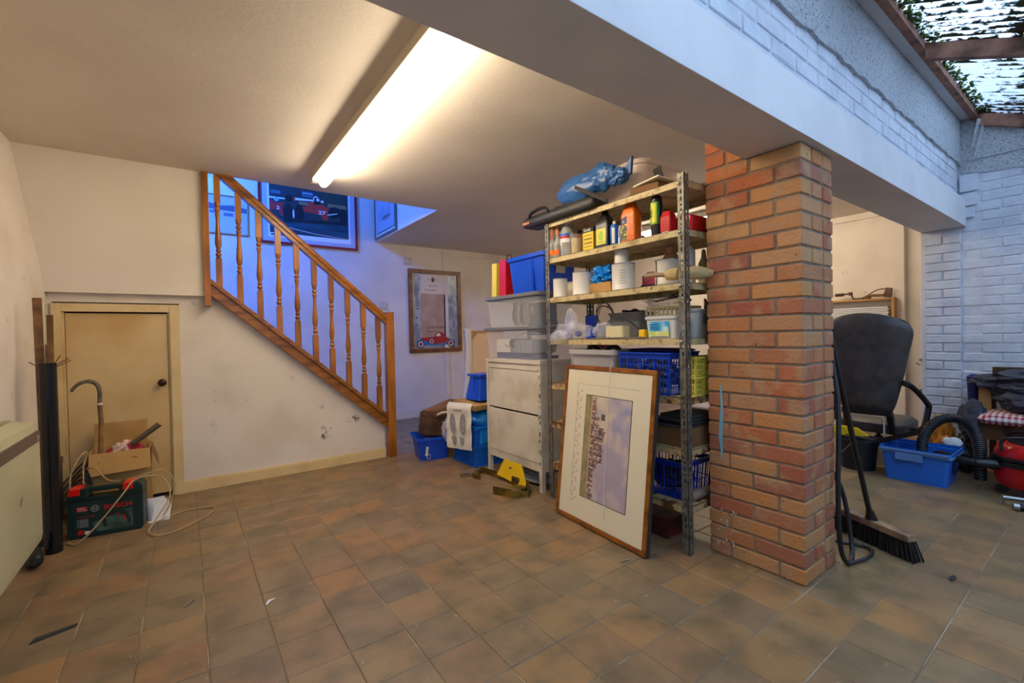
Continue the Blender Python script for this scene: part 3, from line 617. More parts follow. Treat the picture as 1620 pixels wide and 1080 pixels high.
z1 = LV[1]; M['glass_amber'] = mat('amber_glass', 0xb06a28, .15, alpha=.7); M['glass_clear'] = mat('bottle_clear', 0xd8dcd6, .12, alpha=.4)
for k, (y, hh) in enumerate(((2.325, .225), (2.283, .245))):
    t = bottle('spirit_bottle', ['small slim bottle with orange sleeve at the far left end of the bottle shelf', 'taller slim bottle with orange sleeve beside the clear ribbed bottle'][k], 'bottle', (2.04+.012*k, y, z1), [(.026, 0), (.028, .01), (.028, .09), (.020, .115), (.011, .14), (.010, hh-.03), (.012, hh)], M['glass_clear'], mat('copper_cap%d' % k, 0xc87850, .4), [(.0135, hh-.09), (.0125, hh), (.0, hh+.002)], group=None)
    wrap(t, .0283, .02, .055, M['orange']); wrap(t, .0283, .058, .088, M['grey'])
t = bottle('clear_bottle', 'clear ribbed plastic bottle with red white and blue label', 'bottle', (2.065, 2.205, z1), [(.04, 0), (.044, .01), (.042, .022), (.044, .034), (.042, .046), (.044, .058), (.042, .07), (.044, .085), (.043, .15), (.040, .17), (.026, .195), (.015, .205), (.015, .215)], M['glass_clear'], M['white'], [(.017, .213), (.017, .225), (0, .226)])
wrap(t, .0443, .088, .115, M['paper']); wrap(t, .0445, .115, .13, M['red']); wrap(t, .0445, .130, .148, M['blue2'])
t = bottle('beige_pot', 'plain beige plastic pot between the clear bottle and the yellow box', 'pot', (2.06, 2.108, z1), [(.030, 0), (.034, .005), (.037, .095), (.038, .10), (.034, .10), (.031, .01), (0, .008)], mat('beige_plastic', 0xc0ae88, .5))
t = bottle('red_capped_bottle', 'thin brown bottle with a red cap behind the beige pot', 'bottle', (2.16, 2.09, z1), [(.02, 0), (.022, .01), (.022, .12), (.012, .14), (.012, .155)], M['glass_amber'], M['red'], [(.014, .15), (.014, .185), (0, .187)])
t = bottle('brown_bottle', 'thin brown bottle with a dark cap behind the clear ribbed bottle', 'bottle', (2.15, 2.17, z1), [(.02, 0), (.022, .01), (.022, .13), (.012, .15), (.012, .16)], M['glass_amber'], M['black'], [(.014, .155), (.014, .175), (0, .177)])
t = thing('paste_box', 'yellow carton with a black lettered top beside the black oil bottle', 'box', (2.055, 1.985, z1))
MB().bx(-.02, .045, -.045, .045, 0, .115).done('carton', M['yellow'], t, bevel=.002)
MB().bx(-.0205, .0455, -.0455, .0455, .115, .145).done('carton_top', M['ink'], t, bevel=.002)
text(t, 'Scott', SHX(.042, 0), .008, .121, .028, M['paper']).location = (-.0205, 0, 0)
flat(t, 'small_print', frame((-.02, .045, 0), (0, -1, 0), (0, 0, 1)), [rect(.01, .08, y, y+.003) for y in (.095, .075, .07, .05, .045, .025)], M['ink'], .0008)
t = bottle('green_lidded_jar', 'dark jar with a green screw lid behind the yellow carton', 'jar', (2.16, 1.995, z1), [(.04, 0), (.043, .01), (.043, .12), (.036, .14)], M['soft'], mat('lid_green', 0x0c5a44, .4), [(.044, .138), (.044, .17), (.038, .175), (0, .176)])
def can_bottle(name, label, loc, hx, hy, hh, m, capm, rz=0):
    t = thing(name, label, 'bottle', loc, rz)
    MB().loft([(hx, hy, 0, .012), (hx, hy, hh*.60, .012), (hx*.86, hy*.84, hh*.70, .014), (.022, .024, hh*.86, .014), (.017, .017, hh*.9, .012)], seg=3).done('body', m, t, smooth=True)
    MB().lathe([(.021, hh*.87), (.021, hh), (.018, hh+.004), (0, hh+.004)], seg=14).done('cap', capm, t, smooth=True)
    return t
t = can_bottle('oil_bottle', 'black shouldered bottle with a yellow label on the bottle shelf', (2.07, 1.872, z1), .04, .052, .232, M['black'], M['black'])
fo = frame((-.0405, .05, 0), (0, -1, 0), (0, 0, 1)); flat(t, 'label', fo, [rect(.012, .088, .02, .115)], M['yel2'], .001); flat(t, 'label_grey', fo, [rect(.012, .088, .117, .14)], M['grey'], .001)
flat(t, 'label_print', fo, [disc(.05, .07, .018, .03), rect(.02, .08, .03, .036)], M['green'], .0015)
t = bottle('spray_can', 'small blue and white aerosol can between black and orange bottles', 'can', (2.05, 1.785, z1), [(.022, 0), (.024, .004), (.024, .11), (.018, .122), (.008, .126)], M['blue2'], M['offw'], [(.010, .124), (.008, .142), (0, .144)])
wrap(t, .0243, .01, .10, M['paper'], a0=185, a1=225)
t = bottle('grey_can', 'thin grey metal can beside the blue aerosol', 'can', (2.06, 1.738, z1), [(.016, 0), (.017, .003), (.017, .105), (.008, .115), (.006, .13)], M['steel'])
t = can_bottle('screenwash_bottle', 'bright orange ribbed bottle with a black cap and blue badge', (2.075, 1.682, z1), .036, .050, .262, M['orange'], M['black'])
fo = frame((-.0365, .048, 0), (0, -1, 0), (0, 0, 1)); flat(t, 'badge', fo, [[(.004, .10), (.004, .135), (.045, .15), (.045, .11)]], M['dkblue'], .001)
flat(t, 'label', fo, [rect(.004, .045, .015, .098)], mat('label_mixed', 0x3c4a3c, .5, mix=(0xc0b040, 60, .5, .6)), .001)
flat(t, 'ribs', fo, [rect(.052, .092, y, y+.002) for y in [.02+.012*k for k in range(11)]], mat('orange_shadow', 0xb84806, .5), .001)
text(t, 'G', fo, .014, .112, .024, M['paper'])
t = bottle('jar_stack', 'low beige jar between the orange bottle and green can', 'jar', (2.18, 1.715, z1), [(.032, 0), (.034, .003), (.034, .04), (.036, .042), (.036, .055), (0, .056)], mat('beige_tin', 0x8a7a60, .5))
for k, y in enumerate((1.63, 1.575)):
    t = bottle('tape_roll', ['grey tape roll lying beside the beige jar', 'grey tape roll lying left of the green can'][k], 'tape', (2.17, y, z1), [(.014, 0), (.024, 0), (.024, .022), (.014, .022), (.014, 0)], M['grey'])
t = bottle('foam_can', 'green and yellow builders aerosol can with a black top', 'can', (2.06, 1.50, z1), [(.029, 0), (.031, .004), (.031, .18), (.027, .19)], M['soft'], M['black'], [(.030, .186), (.030, .205), (.022, .215), (0, .216)])
wrap(t, .0313, .062, .178, M['green'], a0=120, a1=240); wrap(t, .0316, .072, .170, mat('label_lime', 0xd8d820, .4), a0=165, a1=215); wrap(t, .0316, .062, .178, mat('label_dkgreen', 0x1c7a3c, .4), a0=218, a1=240)
text(t, 'FIX', frame((-.0325, .018, .10), (0, 0, 1), (0, 1, 0)), .0, -.018, .028, M['ink'], .001)
t = thing('red_can', 'small faceted red plastic bottle beside the green aerosol', 'bottle', (2.055, 1.425, z1))
MB().loft([(.028, .028, 0, .006), (.030, .031, .01, .006), (.030, .031, .085, .006), (.018, .02, .115, .006)], seg=2).done('body', M['red'], t)
MB().loft([(.02, .022, -.0, .004), (.02, .022, .004, .004)], c=(-.0105, 0, .004), seg=2).done('white_base', M['paper'], t)
t = thing('red_toolbox', 'flat red plastic case at the pillar end of the bottle shelf', 'case', (2.23, 1.375, z1))
MB().loft([(.13, .055, 0, .01), (.135, .06, .02, .012), (.135, .06, .045, .012), (.137, .062, .05, .012), (.130, .056, .085, .014)], seg=3).done('body', M['red'], t, smooth=True)
MB().bx(-.139, -.134, -.015, .015, .03, .06).done('latch', M['red2'], t)
# ---- tins on the third shelf
z2 = LV[2]
def tin(label, loc, r, hh, m=None, lid=True, group=None, print_=False, stripe=None):
    t = thing('paint_tin', label, 'tin', loc, 0, group)
    MB().lathe([(r, 0), (r*1.02, .002), (r*1.02, .005), (r, .007), (r, hh-.007), (r*1.03, hh-.004), (r*1.03, hh), (r*.93, hh), (r*.9, hh-.005), (0, hh-.005)], seg=28).done('body', m or M['white'], t, smooth=True)
    MB().lathe([(r*1.032, hh-.005), (r*1.036, hh+.0005), (r*.98, hh+.001), (r*.94, hh-.002)], seg=28).done('rim', M['steel'], t, smooth=True)
    if stripe: wrap(t, r+.0003, .008, hh-.008, stripe, 'drip', 150, 158)
    if print_:
        b = [wrap(t, r+.0003, hh*(.25+.09*k), hh*(.25+.09*k)+.003, M['grey'], 'print', 200, 228) for k in range(6)]
    return t
tin('small white tin with a brown drip at the left end of the third shelf', (2.055, 2.270, z2), .048, .125, stripe=M['brass'])
tin('medium white paint tin left of the bright blue bag', (2.07, 2.072, z2), .064, .145, M['white'])
t3 = tin('large white paint tin under a smaller tin', (2.085, 1.752, z2), .067, .155, print_=True)
tin('small white tin stacked on top of the large white tin', (2.085, 1.765, z2+.1555), .041, .085)
tin('white paint tin with a dark seam behind the roller', (2.20, 1.535, z2), .068, .155, stripe=M['ink'])
t = thing('wallpaper_box', 'pale yellow carton behind the small white tin', 'box', (2.22, 2.30, z2+.0))
MB().bx(-.03, .10, -.075, .07, 0, .12).done('carton', M['offw'], t, bevel=.003)
t = thing('carrier_bag', 'scrunched bright blue plastic bag on the third shelf', 'bag', (2.13, 1.93, z2))
MB().bx(-.06, .06, -.09, .09, 0, .065).done('carton', M['card'], t)
MB().blob((-.01, 0, .11), (.07, .085, .062), 3, .55, 3.5, 4).done('bag', M['bagcyan'], t, smooth=False)
t = thing('scouring_box', 'dark pink box with a grey sponge block on top', 'box', (2.22, 1.64, z2))
MB().bx(-.04, .04, -.07, .055, .03, .085).bx(-.04, .04, -.07, .055, 0, .012).done('box', M['pink'], t, bevel=.003)
MB().bx(-.03, .03, -.05, .03, .0855, .105).done('sponge', M['grey'], t, bevel=.004)
MB().bx(-.045, .045, -.06, .06, .012, .03).done('packet', M['ink'], t)
t = thing('paint_roller', 'fluffy cream paint roller with a brown handle on the third shelf', 'roller', (2.06, 1.45, z2))
rl = MB(); rl.tube([(.02, -.07, .055), (.02, -.03, .055), (.02, .0, .056)], [.030, .033, .028], 14).tube([(.02, -.07, .055), (.05, -.16, .05), (.10, -.20, .045)], [.032, .034, .02], 14)
rl.done('sleeve', M['straw'], t, smooth=True)
MB().tube([(.02, .0, .056), (.0, .06, .062), (-.005, .125, .062)], [.010, .013, .012], 12).done('handle', mat('handle_wood', 0x9a7c60, .6), t, smooth=True)
MB().tube([(-.005+.012*math.cos(a), .118, .045+.012*math.sin(a)) for a in [k*.6 for k in range(10)]], .002, 6).done('hook', M['steel'], t)
t = bottle('squeeze_bottle', 'grey bottle with peach contents behind the steel post', 'bottle', (2.33, 1.60, z2), [(.05, 0), (.055, .01), (.055, .15), (.05, .19), (.028, .215), (.028, .25), (0, .252)], mat('peach_plastic', 0xd09870, .4))
t = bottle('filler_tube', 'white sealant cartridge with black print at the shelf end', 'cartridge', (2.24, 1.42, z2), [(.025, 0), (.026, .003), (.026, .19), (.02, .2), (.012, .22)], M['white'])
wrap(t, .0263, .05, .11, M['ink'], a0=190, a1=225); wrap(t, .0266, .06, .10, M['paper'], a0=196, a1=219); wrap(t, .0263, .08, .095, M['red'], a0=160, a1=188)
t = bottle('glue_bottle', 'khaki bottle with a narrow nozzle beside the white cartridge', 'bottle', (2.28, 1.365, z2), [(.026, 0), (.028, .01), (.028, .12), (.014, .15), (.010, .19), (0, .2)], mat('khaki_plastic', 0x8a8868, .5))
# ---- top shelf
z0 = LV[0]
t = thing('tool_case', 'long flat dark grey tool case overhanging the left of the top shelf', 'case', (2.035, 2.215, z0))
MB().loft([(.065, .33, 0, .02), (.072, .345, .012, .025), (.072, .345, .048, .025), (.06, .325, .068, .03)], seg=4).done('body', M['soft'], t, smooth=True)
MB().loft([(.045, .13, .064, .03), (.04, .11, .088, .03), (.03, .09, .092, .02)], c=(.01, -.05, 0), seg=4).done('lid_bulge', M['soft'], t, smooth=True)
MB().tube(catmull([(-.066, .27, .055), (-.07, .24, .085), (-.07, .15, .098), (-.068, .09, .09), (-.066, .06, .06)], 5), .011, 8).done('handle', M['black'], t, smooth=True)
fc = frame((-.0725, .33, 0), (0, -1, 0), (0, 0, 1)); flat(t, 'badge', fc, [rect(.0, .07, .018, .036)], mat('badge_orange', 0xa85c20, .4), .002)
t = thing('blue_sack', 'crinkled navy plastic sack rolled up on the top shelf', 'sack', (2.04, 1.93, z0+.07))
b = MB(); b.blob((-.01, .12, .085), (.06, .19, .085), 1, .12, 1.4, 4, fold=.02).done('roll', M['bagblue'], t, smooth=True)
MB().blob((.0, -.07, .105), (.055, .12, .085), 5, .3, 1.8, 4, fold=.06).done('crumple', M['bagblue'], t, smooth=True)
MB().blob((.0, -.19, .075), (.045, .075, .05), 9, .35, 2.0, 4, fold=.06).done('twisted_end', M['bagblue'], t, smooth=True)
MB().prism([(-.22, .05), (-.275, .07), (-.285, .165), (-.24, .115), (-.19, .09)], .0, .02, 'x').done('loose_corner', M['bagblue'], t)
t = thing('metal_bar', 'thin dark metal bar sticking out across the navy sack', 'bar', (1.965, 1.86, z0+.01))
MB().bar((-.03, .13, .125), (.02, -.08, .0), .022, .008, (1, 0, 0)).done('bar', M['ink'], t)
t = thing('offcut', 'pale wooden offcut lying at the front of the top shelf', 'offcut', (2.07, 1.56, z0))
MB().prism([(-.09, -.13), (.10, -.13), (.12, .13), (-.05, .06)], .045, .053, 'z').done('board', M['offw'], t)
MB().bx(-.05, .08, -.10, .08, 0, .045).done('block', M['card_d'], t)
t = thing('trowel', 'dark scraper standing up in front of the clear tub', 'tool', (2.13, 1.53, z0))
MB().bar((0, -.015, .05), (-.01, .01, .15), .05, .006, (1, 0, 0)).done('blade', M['ink'], t)
def tub(name, label, cat, loc, rings, m, rz=0, lidm=None, inner=True, seg=4, th=.004, group=None, body='body', parent=None):
    """rings: (hx, hy, z, r) outer, bottom to rim; open on top, with inside walls"""
    t = parent or thing(name, label, cat, loc, rz, group)
    rs = list(rings)+[(rings[-1][0]-th, rings[-1][1]-th, rings[-1][2], max(.003, rings[-1][3]-th))]
    for a in rings[::-1][1:]: rs.append((a[0]-th, a[1]-th, max(a[2], rings[0][2]+th), max(.003, a[3]-th)))
    MB().loft(rs, seg=seg).done(body, m, t, smooth=True); return t
t = tub('storage_tub', 'large pale pinkish clear plastic tub on the top shelf near the pillar', 'tub', (2.325, 1.87, z0+.0), [(.17, .20, 0, .05), (.20, .235, .215, .06), (.212, .247, .217, .07), (.217, .252, .24, .07)], mat('pinkish_clear', 0xf0dccc, .25, alpha=.45), seg=6)
q = thing('hose_loop', 'black ribbed hose end lying at the pillar end of the top shelf', 'hose', (2.30, 1.38, z0+.018)); MB().tube(catmull([(-.12, 0, 0), (0, .03, .0), (.10, -.02, .0), (.02, -.05, .0), (-.06, -.045, 0)], 6), .017, 8).done('hose', M['soft'], q, smooth=True)
flat(t, 'sticker', frame((.0, -.226, .10), (1, 0, 0), (0, -.16, 1)), [rect(0, .06, 0, .05)], M['offw'], .002)
# ---- fourth shelf
z3 = LV[3]
t = thing('polythene_bag', 'see-through white plastic bag slumped over the shelf edge', 'bag', (2.05, 2.13, z3))
MB().blob((.0, .02, .055), (.07, .16, .06), 2, .22, 1.6, 4, fold=.05).blob((-.005, .03, .12), (.035, .05, .08), 8, .25, 1.6, 3, fold=.06).blob((-.045, .10, .01), (.03, .10, .05), 6, .2, 2, 3, fold=.05).done('bag', M['film'], t, smooth=True)
for k, (y, r_) in enumerate(((-.05, .032), (.13, .026))): MB().blob((-.02, y, .035), (.02, r_, .02), k, .3, 3, 2).done('contents', mat('violet_print%d' % k, 0x4c50a0, .5), t, smooth=True)
t = bottle('blue_cone', 'small bright blue pointed nozzle behind the see-through bag', 'nozzle', (2.17, 2.31, z3), [(.022, 0), (.022, .13), (.008, .18), (.005, .2), (0, .2)], M['blue'])
t = thing('blue_packet', 'small blue packet behind the see-through bag', 'packet', (2.22, 2.15, z3)); MB().bx(-.02, .02, -.035, .035, 0, .155).done('packet', M['blue'], t, bevel=.004)
t = thing('crumpled_bag', 'small clear crumpled bag beside the cream block', 'bag', (2.12, 1.95, z3)); MB().blob((0, 0, .05), (.06, .07, .055), 4, .35, 2.4, 4, flat=.0).done('bag', M['film'], t, smooth=False)
t = thing('wire_coil', 'loose coil of dark cable standing at the back of the fourth shelf', 'cable', (2.34, 2.14, z3))
MB().tube([(.03*math.sin(a*2.1)*.4, .075*math.cos(a)*(1+.12*math.sin(a*1.7)), .16+.07*math.sin(a)+.015*math.sin(a*.7)) for a in [k*.33 for k in range(76)]], .0028, 6).bx(-.05, .05, -.10, .06, 0, .05).done('cable', M['soft'], t, smooth=True)
t = thing('blue_case', 'dark blue flat case lying below the wire coil', 'case', (2.24, 2.02, z3)); MB().bx(-.06, .06, -.07, .03, 0, .085).done('case', M['dkblue'], t, bevel=.008)
t = thing('tape_block', 'cream block of masking tape on the fourth shelf', 'tape', (2.08, 1.80, z3)); MB().loft([(.035, .065, 0, .012), (.038, .068, .012, .014), (.036, .066, .075, .014)], seg=3).done('block', mat('cream_block', 0xd6cca0, .6), t, smooth=True)
t = tub('grey_tub', 'dusty grey tub full of fittings behind the cream block', 'tub', (2.25, 1.83, z3), [(.07, .105, 0, .02), (.085, .12, .145, .025), (.092, .128, .148, .025), (.092, .128, .158, .025)], mat('dusty_tub', 0x7c7c7c, .5, alpha=.85))
MB().blob((0, 0, .15), (.07, .10, .03), 12, .6, 4, 3).done('fittings', M['ink'], t)
t = thing('spanner_set', 'loose spanners and pliers lying along the front of the fourth shelf', 'tools', (2.03, 1.80, z3))
b = MB()
for k in range(5):
    y = .10-.06*k; b.bar((-.005+.01*(k % 2), y+.06, .004+.004*(k % 2)), (.01, y-.07, .005+.004*((k+1) % 2)), .010, .005); b.lathe([(.011, 0), (.011, .006), (.005, .006), (.005, 0), (.011, 0)], c=(.01, y-.075, .003), seg=10)
b.done('spanner', M['steel'], t)
t = thing('pry_bar', 'long thin dark wrench leaning down towards the margarine tub', 'tool', (2.10, 1.72, z3)); MB().tube(catmull([(.02, .10, .13), (0, .02, .11), (-.01, -.07, .05), (-.01, -.11, .01)], 5), .006, 8).done('shaft', M['ink'], t, smooth=True)
t = tub('cream_basket', 'cream slotted plastic basket behind the margarine tub', 'basket', (2.24, 1.53, z3), [(.08, .10, 0, .02), (.095, .115, .13, .02)], mat('basket_cream', 0xd0c490, .5))
b = MB()
for k in range(9):
    y = -.11+.0275*k; b.bx(-.098, -.092, y-.007, y+.007, .13, .165)
b.loft([(.10, .12, .163, .02), (.10, .12, .175, .02)], seg=3, cap0=False, cap1=False).loft([(.094, .114, .163, .02), (.094, .114, .175, .02)], seg=3, cap0=False, cap1=False)
b.done('rim', mat('basket_cream2', 0xd0c490, .5), t)
t = thing('scrap_bag', 'crumpled grey plastic with wires heaped on the cream basket', 'bag', (2.27, 1.62, z3+.175)); MB().blob((0, .0, .035), (.06, .12, .04), 14, .7, 3, 3).done('bag', M['film'], t)
MB().tube(catmull([(0, .05, .04), (-.02, -.05, .05), (0, -.14, .06), (.02, -.17, .03)], 6), .006, 6).tube(catmull([(0, 0, .04), (.0, -.1, .08), (0, -.16, .085)], 5), .003, 6).done('wire', M['ink'], t)
t = thing('margarine_tub', 'white lidded tub with a blue and green label by the steel post', 'tub', (2.075, 1.462, z3))
MB().loft([(.045, .085, 0, .015), (.052, .096, .102, .02)], seg=4).done('body', M['white'], t, smooth=True)
MB().loft([(.058, .102, .1022, .02), (.058, .102, .117, .02), (.05, .094, .12, .02)], seg=4).done('lid', mat('lid_pale', 0xccd0d4, .3, alpha=.9), t, smooth=True)
fm = frame((-.0525, .08, 0), (0, -1, 0), (0, 0, 1)); flat(t, 'label', fm, [rect(.008, .135, .012, .09)], mat('label_sky', 0x2c9cd0, .4, mix=(0x9cd8e8, 14, .4, .6)), .002)
flat(t, 'label_green', fm, [rect(.008, .135, .012, .038)], mat('label_lime2', 0xb8cc60, .5, mix=(0xd8dcb0, 40, .45, .6)), .0025); flat(t, 'flower', fm, [disc(.115, .05, .012)], M['paper'], .003)
flat(t, 'small_print', fm, [rect(.018, .07, .072, .076), rect(.018, .078, .060, .063), rect(.018, .072, .05, .053)], M['dkblue'], .003)
t = thing('yellow_cap', 'small bright yellow cap beside the margarine tub', 'cap', (2.06, 1.60, z3)); MB().bx(-.015, .015, -.02, .02, 0, .05).done('cap', M['yellow'], t, bevel=.006)  # a loose yellow plastic cap, not a pot
t = tub('slotted_basket', 'grey slotted basket at the pillar end of the fourth shelf', 'basket', (2.27, 1.385, z3), [(.125, .05, 0, .03), (.135, .066, .135, .03), (.142, .07, .137, .03), (.142, .07, .15, .03)], mat('basket_grey', 0xa8a8a4, .45))
flat(t, 'slot', frame((-.10, -.0655, .07), (1, 0, 0), (0, 0, 1)), [[(x, 0), (x+.005, 0), (x+.011, .055), (x+.006, .055)] for x in [.02+.016*k for k in range(9)]], M['ink'], .002)
t = thing('angle_bracket', 'rusty right-angled bracket standing in the slotted basket', 'bracket', (2.32, 1.36, z3+.15)); MB().prism([(-.05, 0), (-.05, .06), (-.04, .06), (.05, .0)], -.002, .002, 'y').done('plate', M['rust'], t)
# ---- fifth shelf
z4 = LV[4]
t = tub('clear_storage_tub', 'open translucent tub with a broad rim on the fifth shelf', 'tub', (2.16, 1.975, z4), [(.11, .155, 0, .03), (.128, .185, .20, .035), (.145, .202, .205, .04), (.145, .202, .235, .04)], M['clear2'], seg=5)
for k, (y, r_) in enumerate(((-.07, .055), (.10, .05))):
    q = thing('hose_reel', ['black hose loop rising from the left of the translucent tub', 'black hose loop rising from the right of the translucent tub'][k ^ 1], 'hose', (2.16, 1.975+y, z4+.012)); MB().tube([(0, r_*math.cos(a), .185+r_*math.sin(a)) for a in [k2*2*math.pi/24 for k2 in range(24)]], .016, 8, closed=True).done('loop', M['soft'], q, smooth=True)
t = thing('red_packet', 'dark red box behind the translucent tub', 'box', (2.34, 2.17, z4)); MB().bx(-.03, .03, -.05, .07, 0, .27).done('box', M['red2'], t, bevel=.003)
def basket(name, label, loc, hx, hy, hh, m, nx, ny, nz, taper=.012, solid=.035, group=None, tall=True):
    t = thing(name, label, 'basket', loc, 0, group); b = MB(); w = .0045
    P4 = lambda sx, sy, z: (sx*(hx-taper*(1-z/hh)), sy*(hy-taper*(1-z/hh)), z)
    for (a, c, n) in (((-1, -1), (-1, 1), ny), ((1, -1), (1, 1), ny), ((-1, -1), (1, -1), nx), ((-1, 1), (1, 1), nx)):
        for i in range(n+1):
            f = i/n; p0 = Vector(P4(*a, .0)).lerp(Vector(P4(*c, .0)), f); p1 = Vector(P4(*a, hh-.003)).lerp(Vector(P4(*c, hh-.003)), f)
            ww = w*2.2 if i in (0, n) or i % 5 == 0 else w; b.bar(p0, p1, ww, ww*.7, (c[0]-a[0]+.001, c[1]-a[1], 0))
        for j in range(nz+1):
            z = hh*j/nz*.86+.003; b.bar(P4(*a, z), P4(*c, z), .004, .006)
    b.done('lattice', m, t)
    MB().loft([(hx, hy, hh-solid, .012), (hx+.004, hy+.004, hh-.008, .012), (hx+.012, hy+.012, hh-.008, .014), (hx+.012, hy+.012, hh, .014), (hx-.002, hy-.002, hh, .012), (hx-.003, hy-.003, hh-solid, .012), (hx, hy, hh-solid, .012)], seg=3, cap0=False, cap1=False).done('rim', m, t)
    MB().bx(-hx+taper, hx-taper, -hy+taper, hy-taper, 0, .004).done('base', m, t); return t
t = basket('blue_basket', 'bright blue lattice basket on the fifth shelf above the picture frame', (2.16, 1.58, z4), .13, .165, .225, M['bask'], 12, 18, 5)
MB().bx(-.131, -.125, -.03, .05, .02, .06).done('panel', M['bask'], t)
MB().blob((0, 0, .10), (.10, .13, .09), 21, .4, 3, 3).done('contents', mat('mixed_junk', 0x4c3c38, .7, mix=(0xb0a898, 25, .52, .58), speck=(0xa02020, 20, .62, .66)), t)
t = thing('tray', 'dark blue tray lying on top of the blue lattice basket', 'tray', (2.07, 1.55, z4+.245)); MB().loft([(.09, .15, 0, .02), (.10, .165, .008, .02), (.09, .14, .016, .02)], seg=3, c=(.09, .01, -.018)).done('tray', M['dkblue'], t)
t = basket('yellow_basket', 'pale yellow lattice basket at the pillar end of the fifth shelf', (2.25, 1.352, z4), .15, .04, .10, M['yel2'], 18, 5, 3, .006, .02)
t = basket('yellow_basket', 'second yellow basket stacked on the pale yellow lattice basket', (2.25, 1.352, z4+.103), .15, .04, .10, M['yel2'], 18, 5, 3, .006, .02)
t = thing('yellow_board', 'thin bright yellow board beside the blue lattice basket', 'board', (2.06, 1.757, z4)); MB().bx(-.012, .03, -.003, .003, 0, .21).done('board', M['yellow'], t)
# ---- sixth and seventh shelves
z5 = LV[5]; z6 = LV[6]
for k, (y, x, w, l, hh, m) in enumerate(((1.42, 2.17, .13, .10, .10, 'card_d'), (2.20, 2.21, .10, .08, .03, 'white'))):
    t = thing('carton', ['flat brown cardboard box pushed in on the sixth shelf behind the post', 'white slab of polystyrene at the left of the sixth shelf'][k], 'box', (x, y, z5)); MB().bx(-w, w, -l, l, 0, hh).done('box', M[m], t, bevel=.002)
t = thing('frame_stack', 'stack of thin black and brown picture frames on the sixth shelf', 'frames', (2.17, 1.43, z5+.102)); b = MB()
for k in range(4): b.bx(-.14+.02*(k % 2), .15, -.11, .12-.02*k, .016*k, .016*k+.012)
b.done('frame', M['ink'], t)
t = thing('newspaper_pile', 'untidy heap of grey newspapers behind the steel post on the sixth shelf', 'papers', (2.15, 1.66, z5)); b = MB()
for k in range(9): b.bx(-.115, .12, -.095, .10, .001+.011*k, .011*k+.010, Matrix.Rotation(random.uniform(-.07, .07), 4, 'Z'))
b.done('paper', M['grey'], t)
t = basket('blue_basket', 'dark blue slatted basket on the lowest shelf behind the picture frame', (2.19, 1.53, z6), .13, .17, .20, mat('basket_deep', 0x0a2fa0, .4), 10, 14, 2, .014, .03)
MB().blob((0, 0, .09), (.10, .13, .08), 31, .4, 3, 3).done('contents', M['ink'], t)
t = thing('rag_roll', 'dirty rolled rag at the pillar end of the lowest shelf', 'rag', (2.20, 1.335, z6)); MB().tube([(-.12, 0, .028), (-.05, .005, .03), (.06, -.003, .028), (.12, 0, .026)], [.020, .026, .026, .018], 10).done('roll', mat('dirty_rag', 0x8a7460, .9, bump=(30, .6)), t, smooth=True)
t = thing('red_toolbox', 'dark red metal box on the floor under the shelving', 'case', (2.20, 1.60, 0)); MB().bx(-.12, .12, -.12, .12, 0, .10).done('box', mat('dull_red', 0x6c1c18, .6, mix=(0x3a1a18, 10, .4, .6)), t, bevel=.005)
flat(t, 'worn_print', frame((-.1205, .08, .03), (0, -1, 0), (0, 0, 1)), [rect(0, .06, .02, .032), rect(0, .04, .0, .01)], M['grey'], .001)

# ================================================================== CABINET AND BOXES ON IT
ca = thing('metal_cabinet', 'chipped white metal cabinet on legs with two wide panels', 'cabinet', (2.01, 2.445, 0))
CW, CD, CT = .70, .30, .935
b = MB(); t_ = .032
for x in (0, CD-t_):
    for y in (0, CW-t_): b.bx(x, x+t_, y, y+t_, 0, CT-.003)
for o_ in range(4): pass
for i, (x, y) in enumerate(((0, 0), (0, CW-t_), (CD-t_, 0), (CD-t_, CW-t_))): MB().bx(x, x+t_, y, y+t_, 0, CT-.03).done('leg', M['cab'], ca, bevel=.002)
MB().bx(-.004, CD, 0, CW, CT-.03, CT).done('top', M['cab'], ca, bevel=.004)
MB().bx(.004, CD-.002, .003, .01, .14, CT-.03).done('side_panel', M['cab'], ca); MB().bx(.004, CD-.002, CW-.01, CW-.003, .14, CT-.03).done('side_panel', M['cab'], ca)
MB().bx(.006, .02, t_, CW-t_, CT-.075, CT-.03).done('top_rail', M['cab'], ca)
for z0_, z1_ in ((.55, CT-.08), (.20, .535)):
    p = MB().bx(.004, .018, t_+.002, CW-t_-.002, z0_, z1_).done('panel', M['cab'], ca, bevel=.003)
MB().bx(.001, .006, t_+.004, CW-t_-.004, .55, .60).done('panel_lip', M['cab'], ca, bevel=.001)
MB().bx(.008, .02, t_, CW-t_, .14, .198).done('bottom_rail', M['cab'], ca)
MB().bx(CD-.01, CD-.004, .02, CW-.02, .14, CT-.03).done('back', M['cab'], ca)
flat(ca, 'chip', frame((-.0005, CW, 0), (0, -1, 0), (0, 0, 1)), [disc(CW-.016+random.uniform(-.012, .012), random.uniform(.1, .9), random.uniform(.002, .006), random.uniform(.004, .018), 6) for _ in range(26)]+[disc(random.uniform(.02, .2), CT-.01, .006, .003, 6) for _ in range(3)], M['dwood'], .0008, 'bare rusty patches where paint has chipped')
def clear_box(label, y0, y1, z, hh, lidh):
    t = thing('plastic_storage_box', label, 'box', (2.18, (y0+y1)/2, z)); hy = (y1-y0)/2
    rs = [(.16, hy-.03, 0, .03), (.178, hy-.012, hh, .035)]
    tub(None, None, None, None, rs, M['clear'], parent=t, th=.003)
    MB().loft([(.185, hy-.004, hh, .035), (.192, hy, hh+.004, .04), (.192, hy, hh+lidh-.004, .04), (.180, hy-.014, hh+lidh, .035)], seg=4).done('lid', M['lid'], t, smooth=True); return t
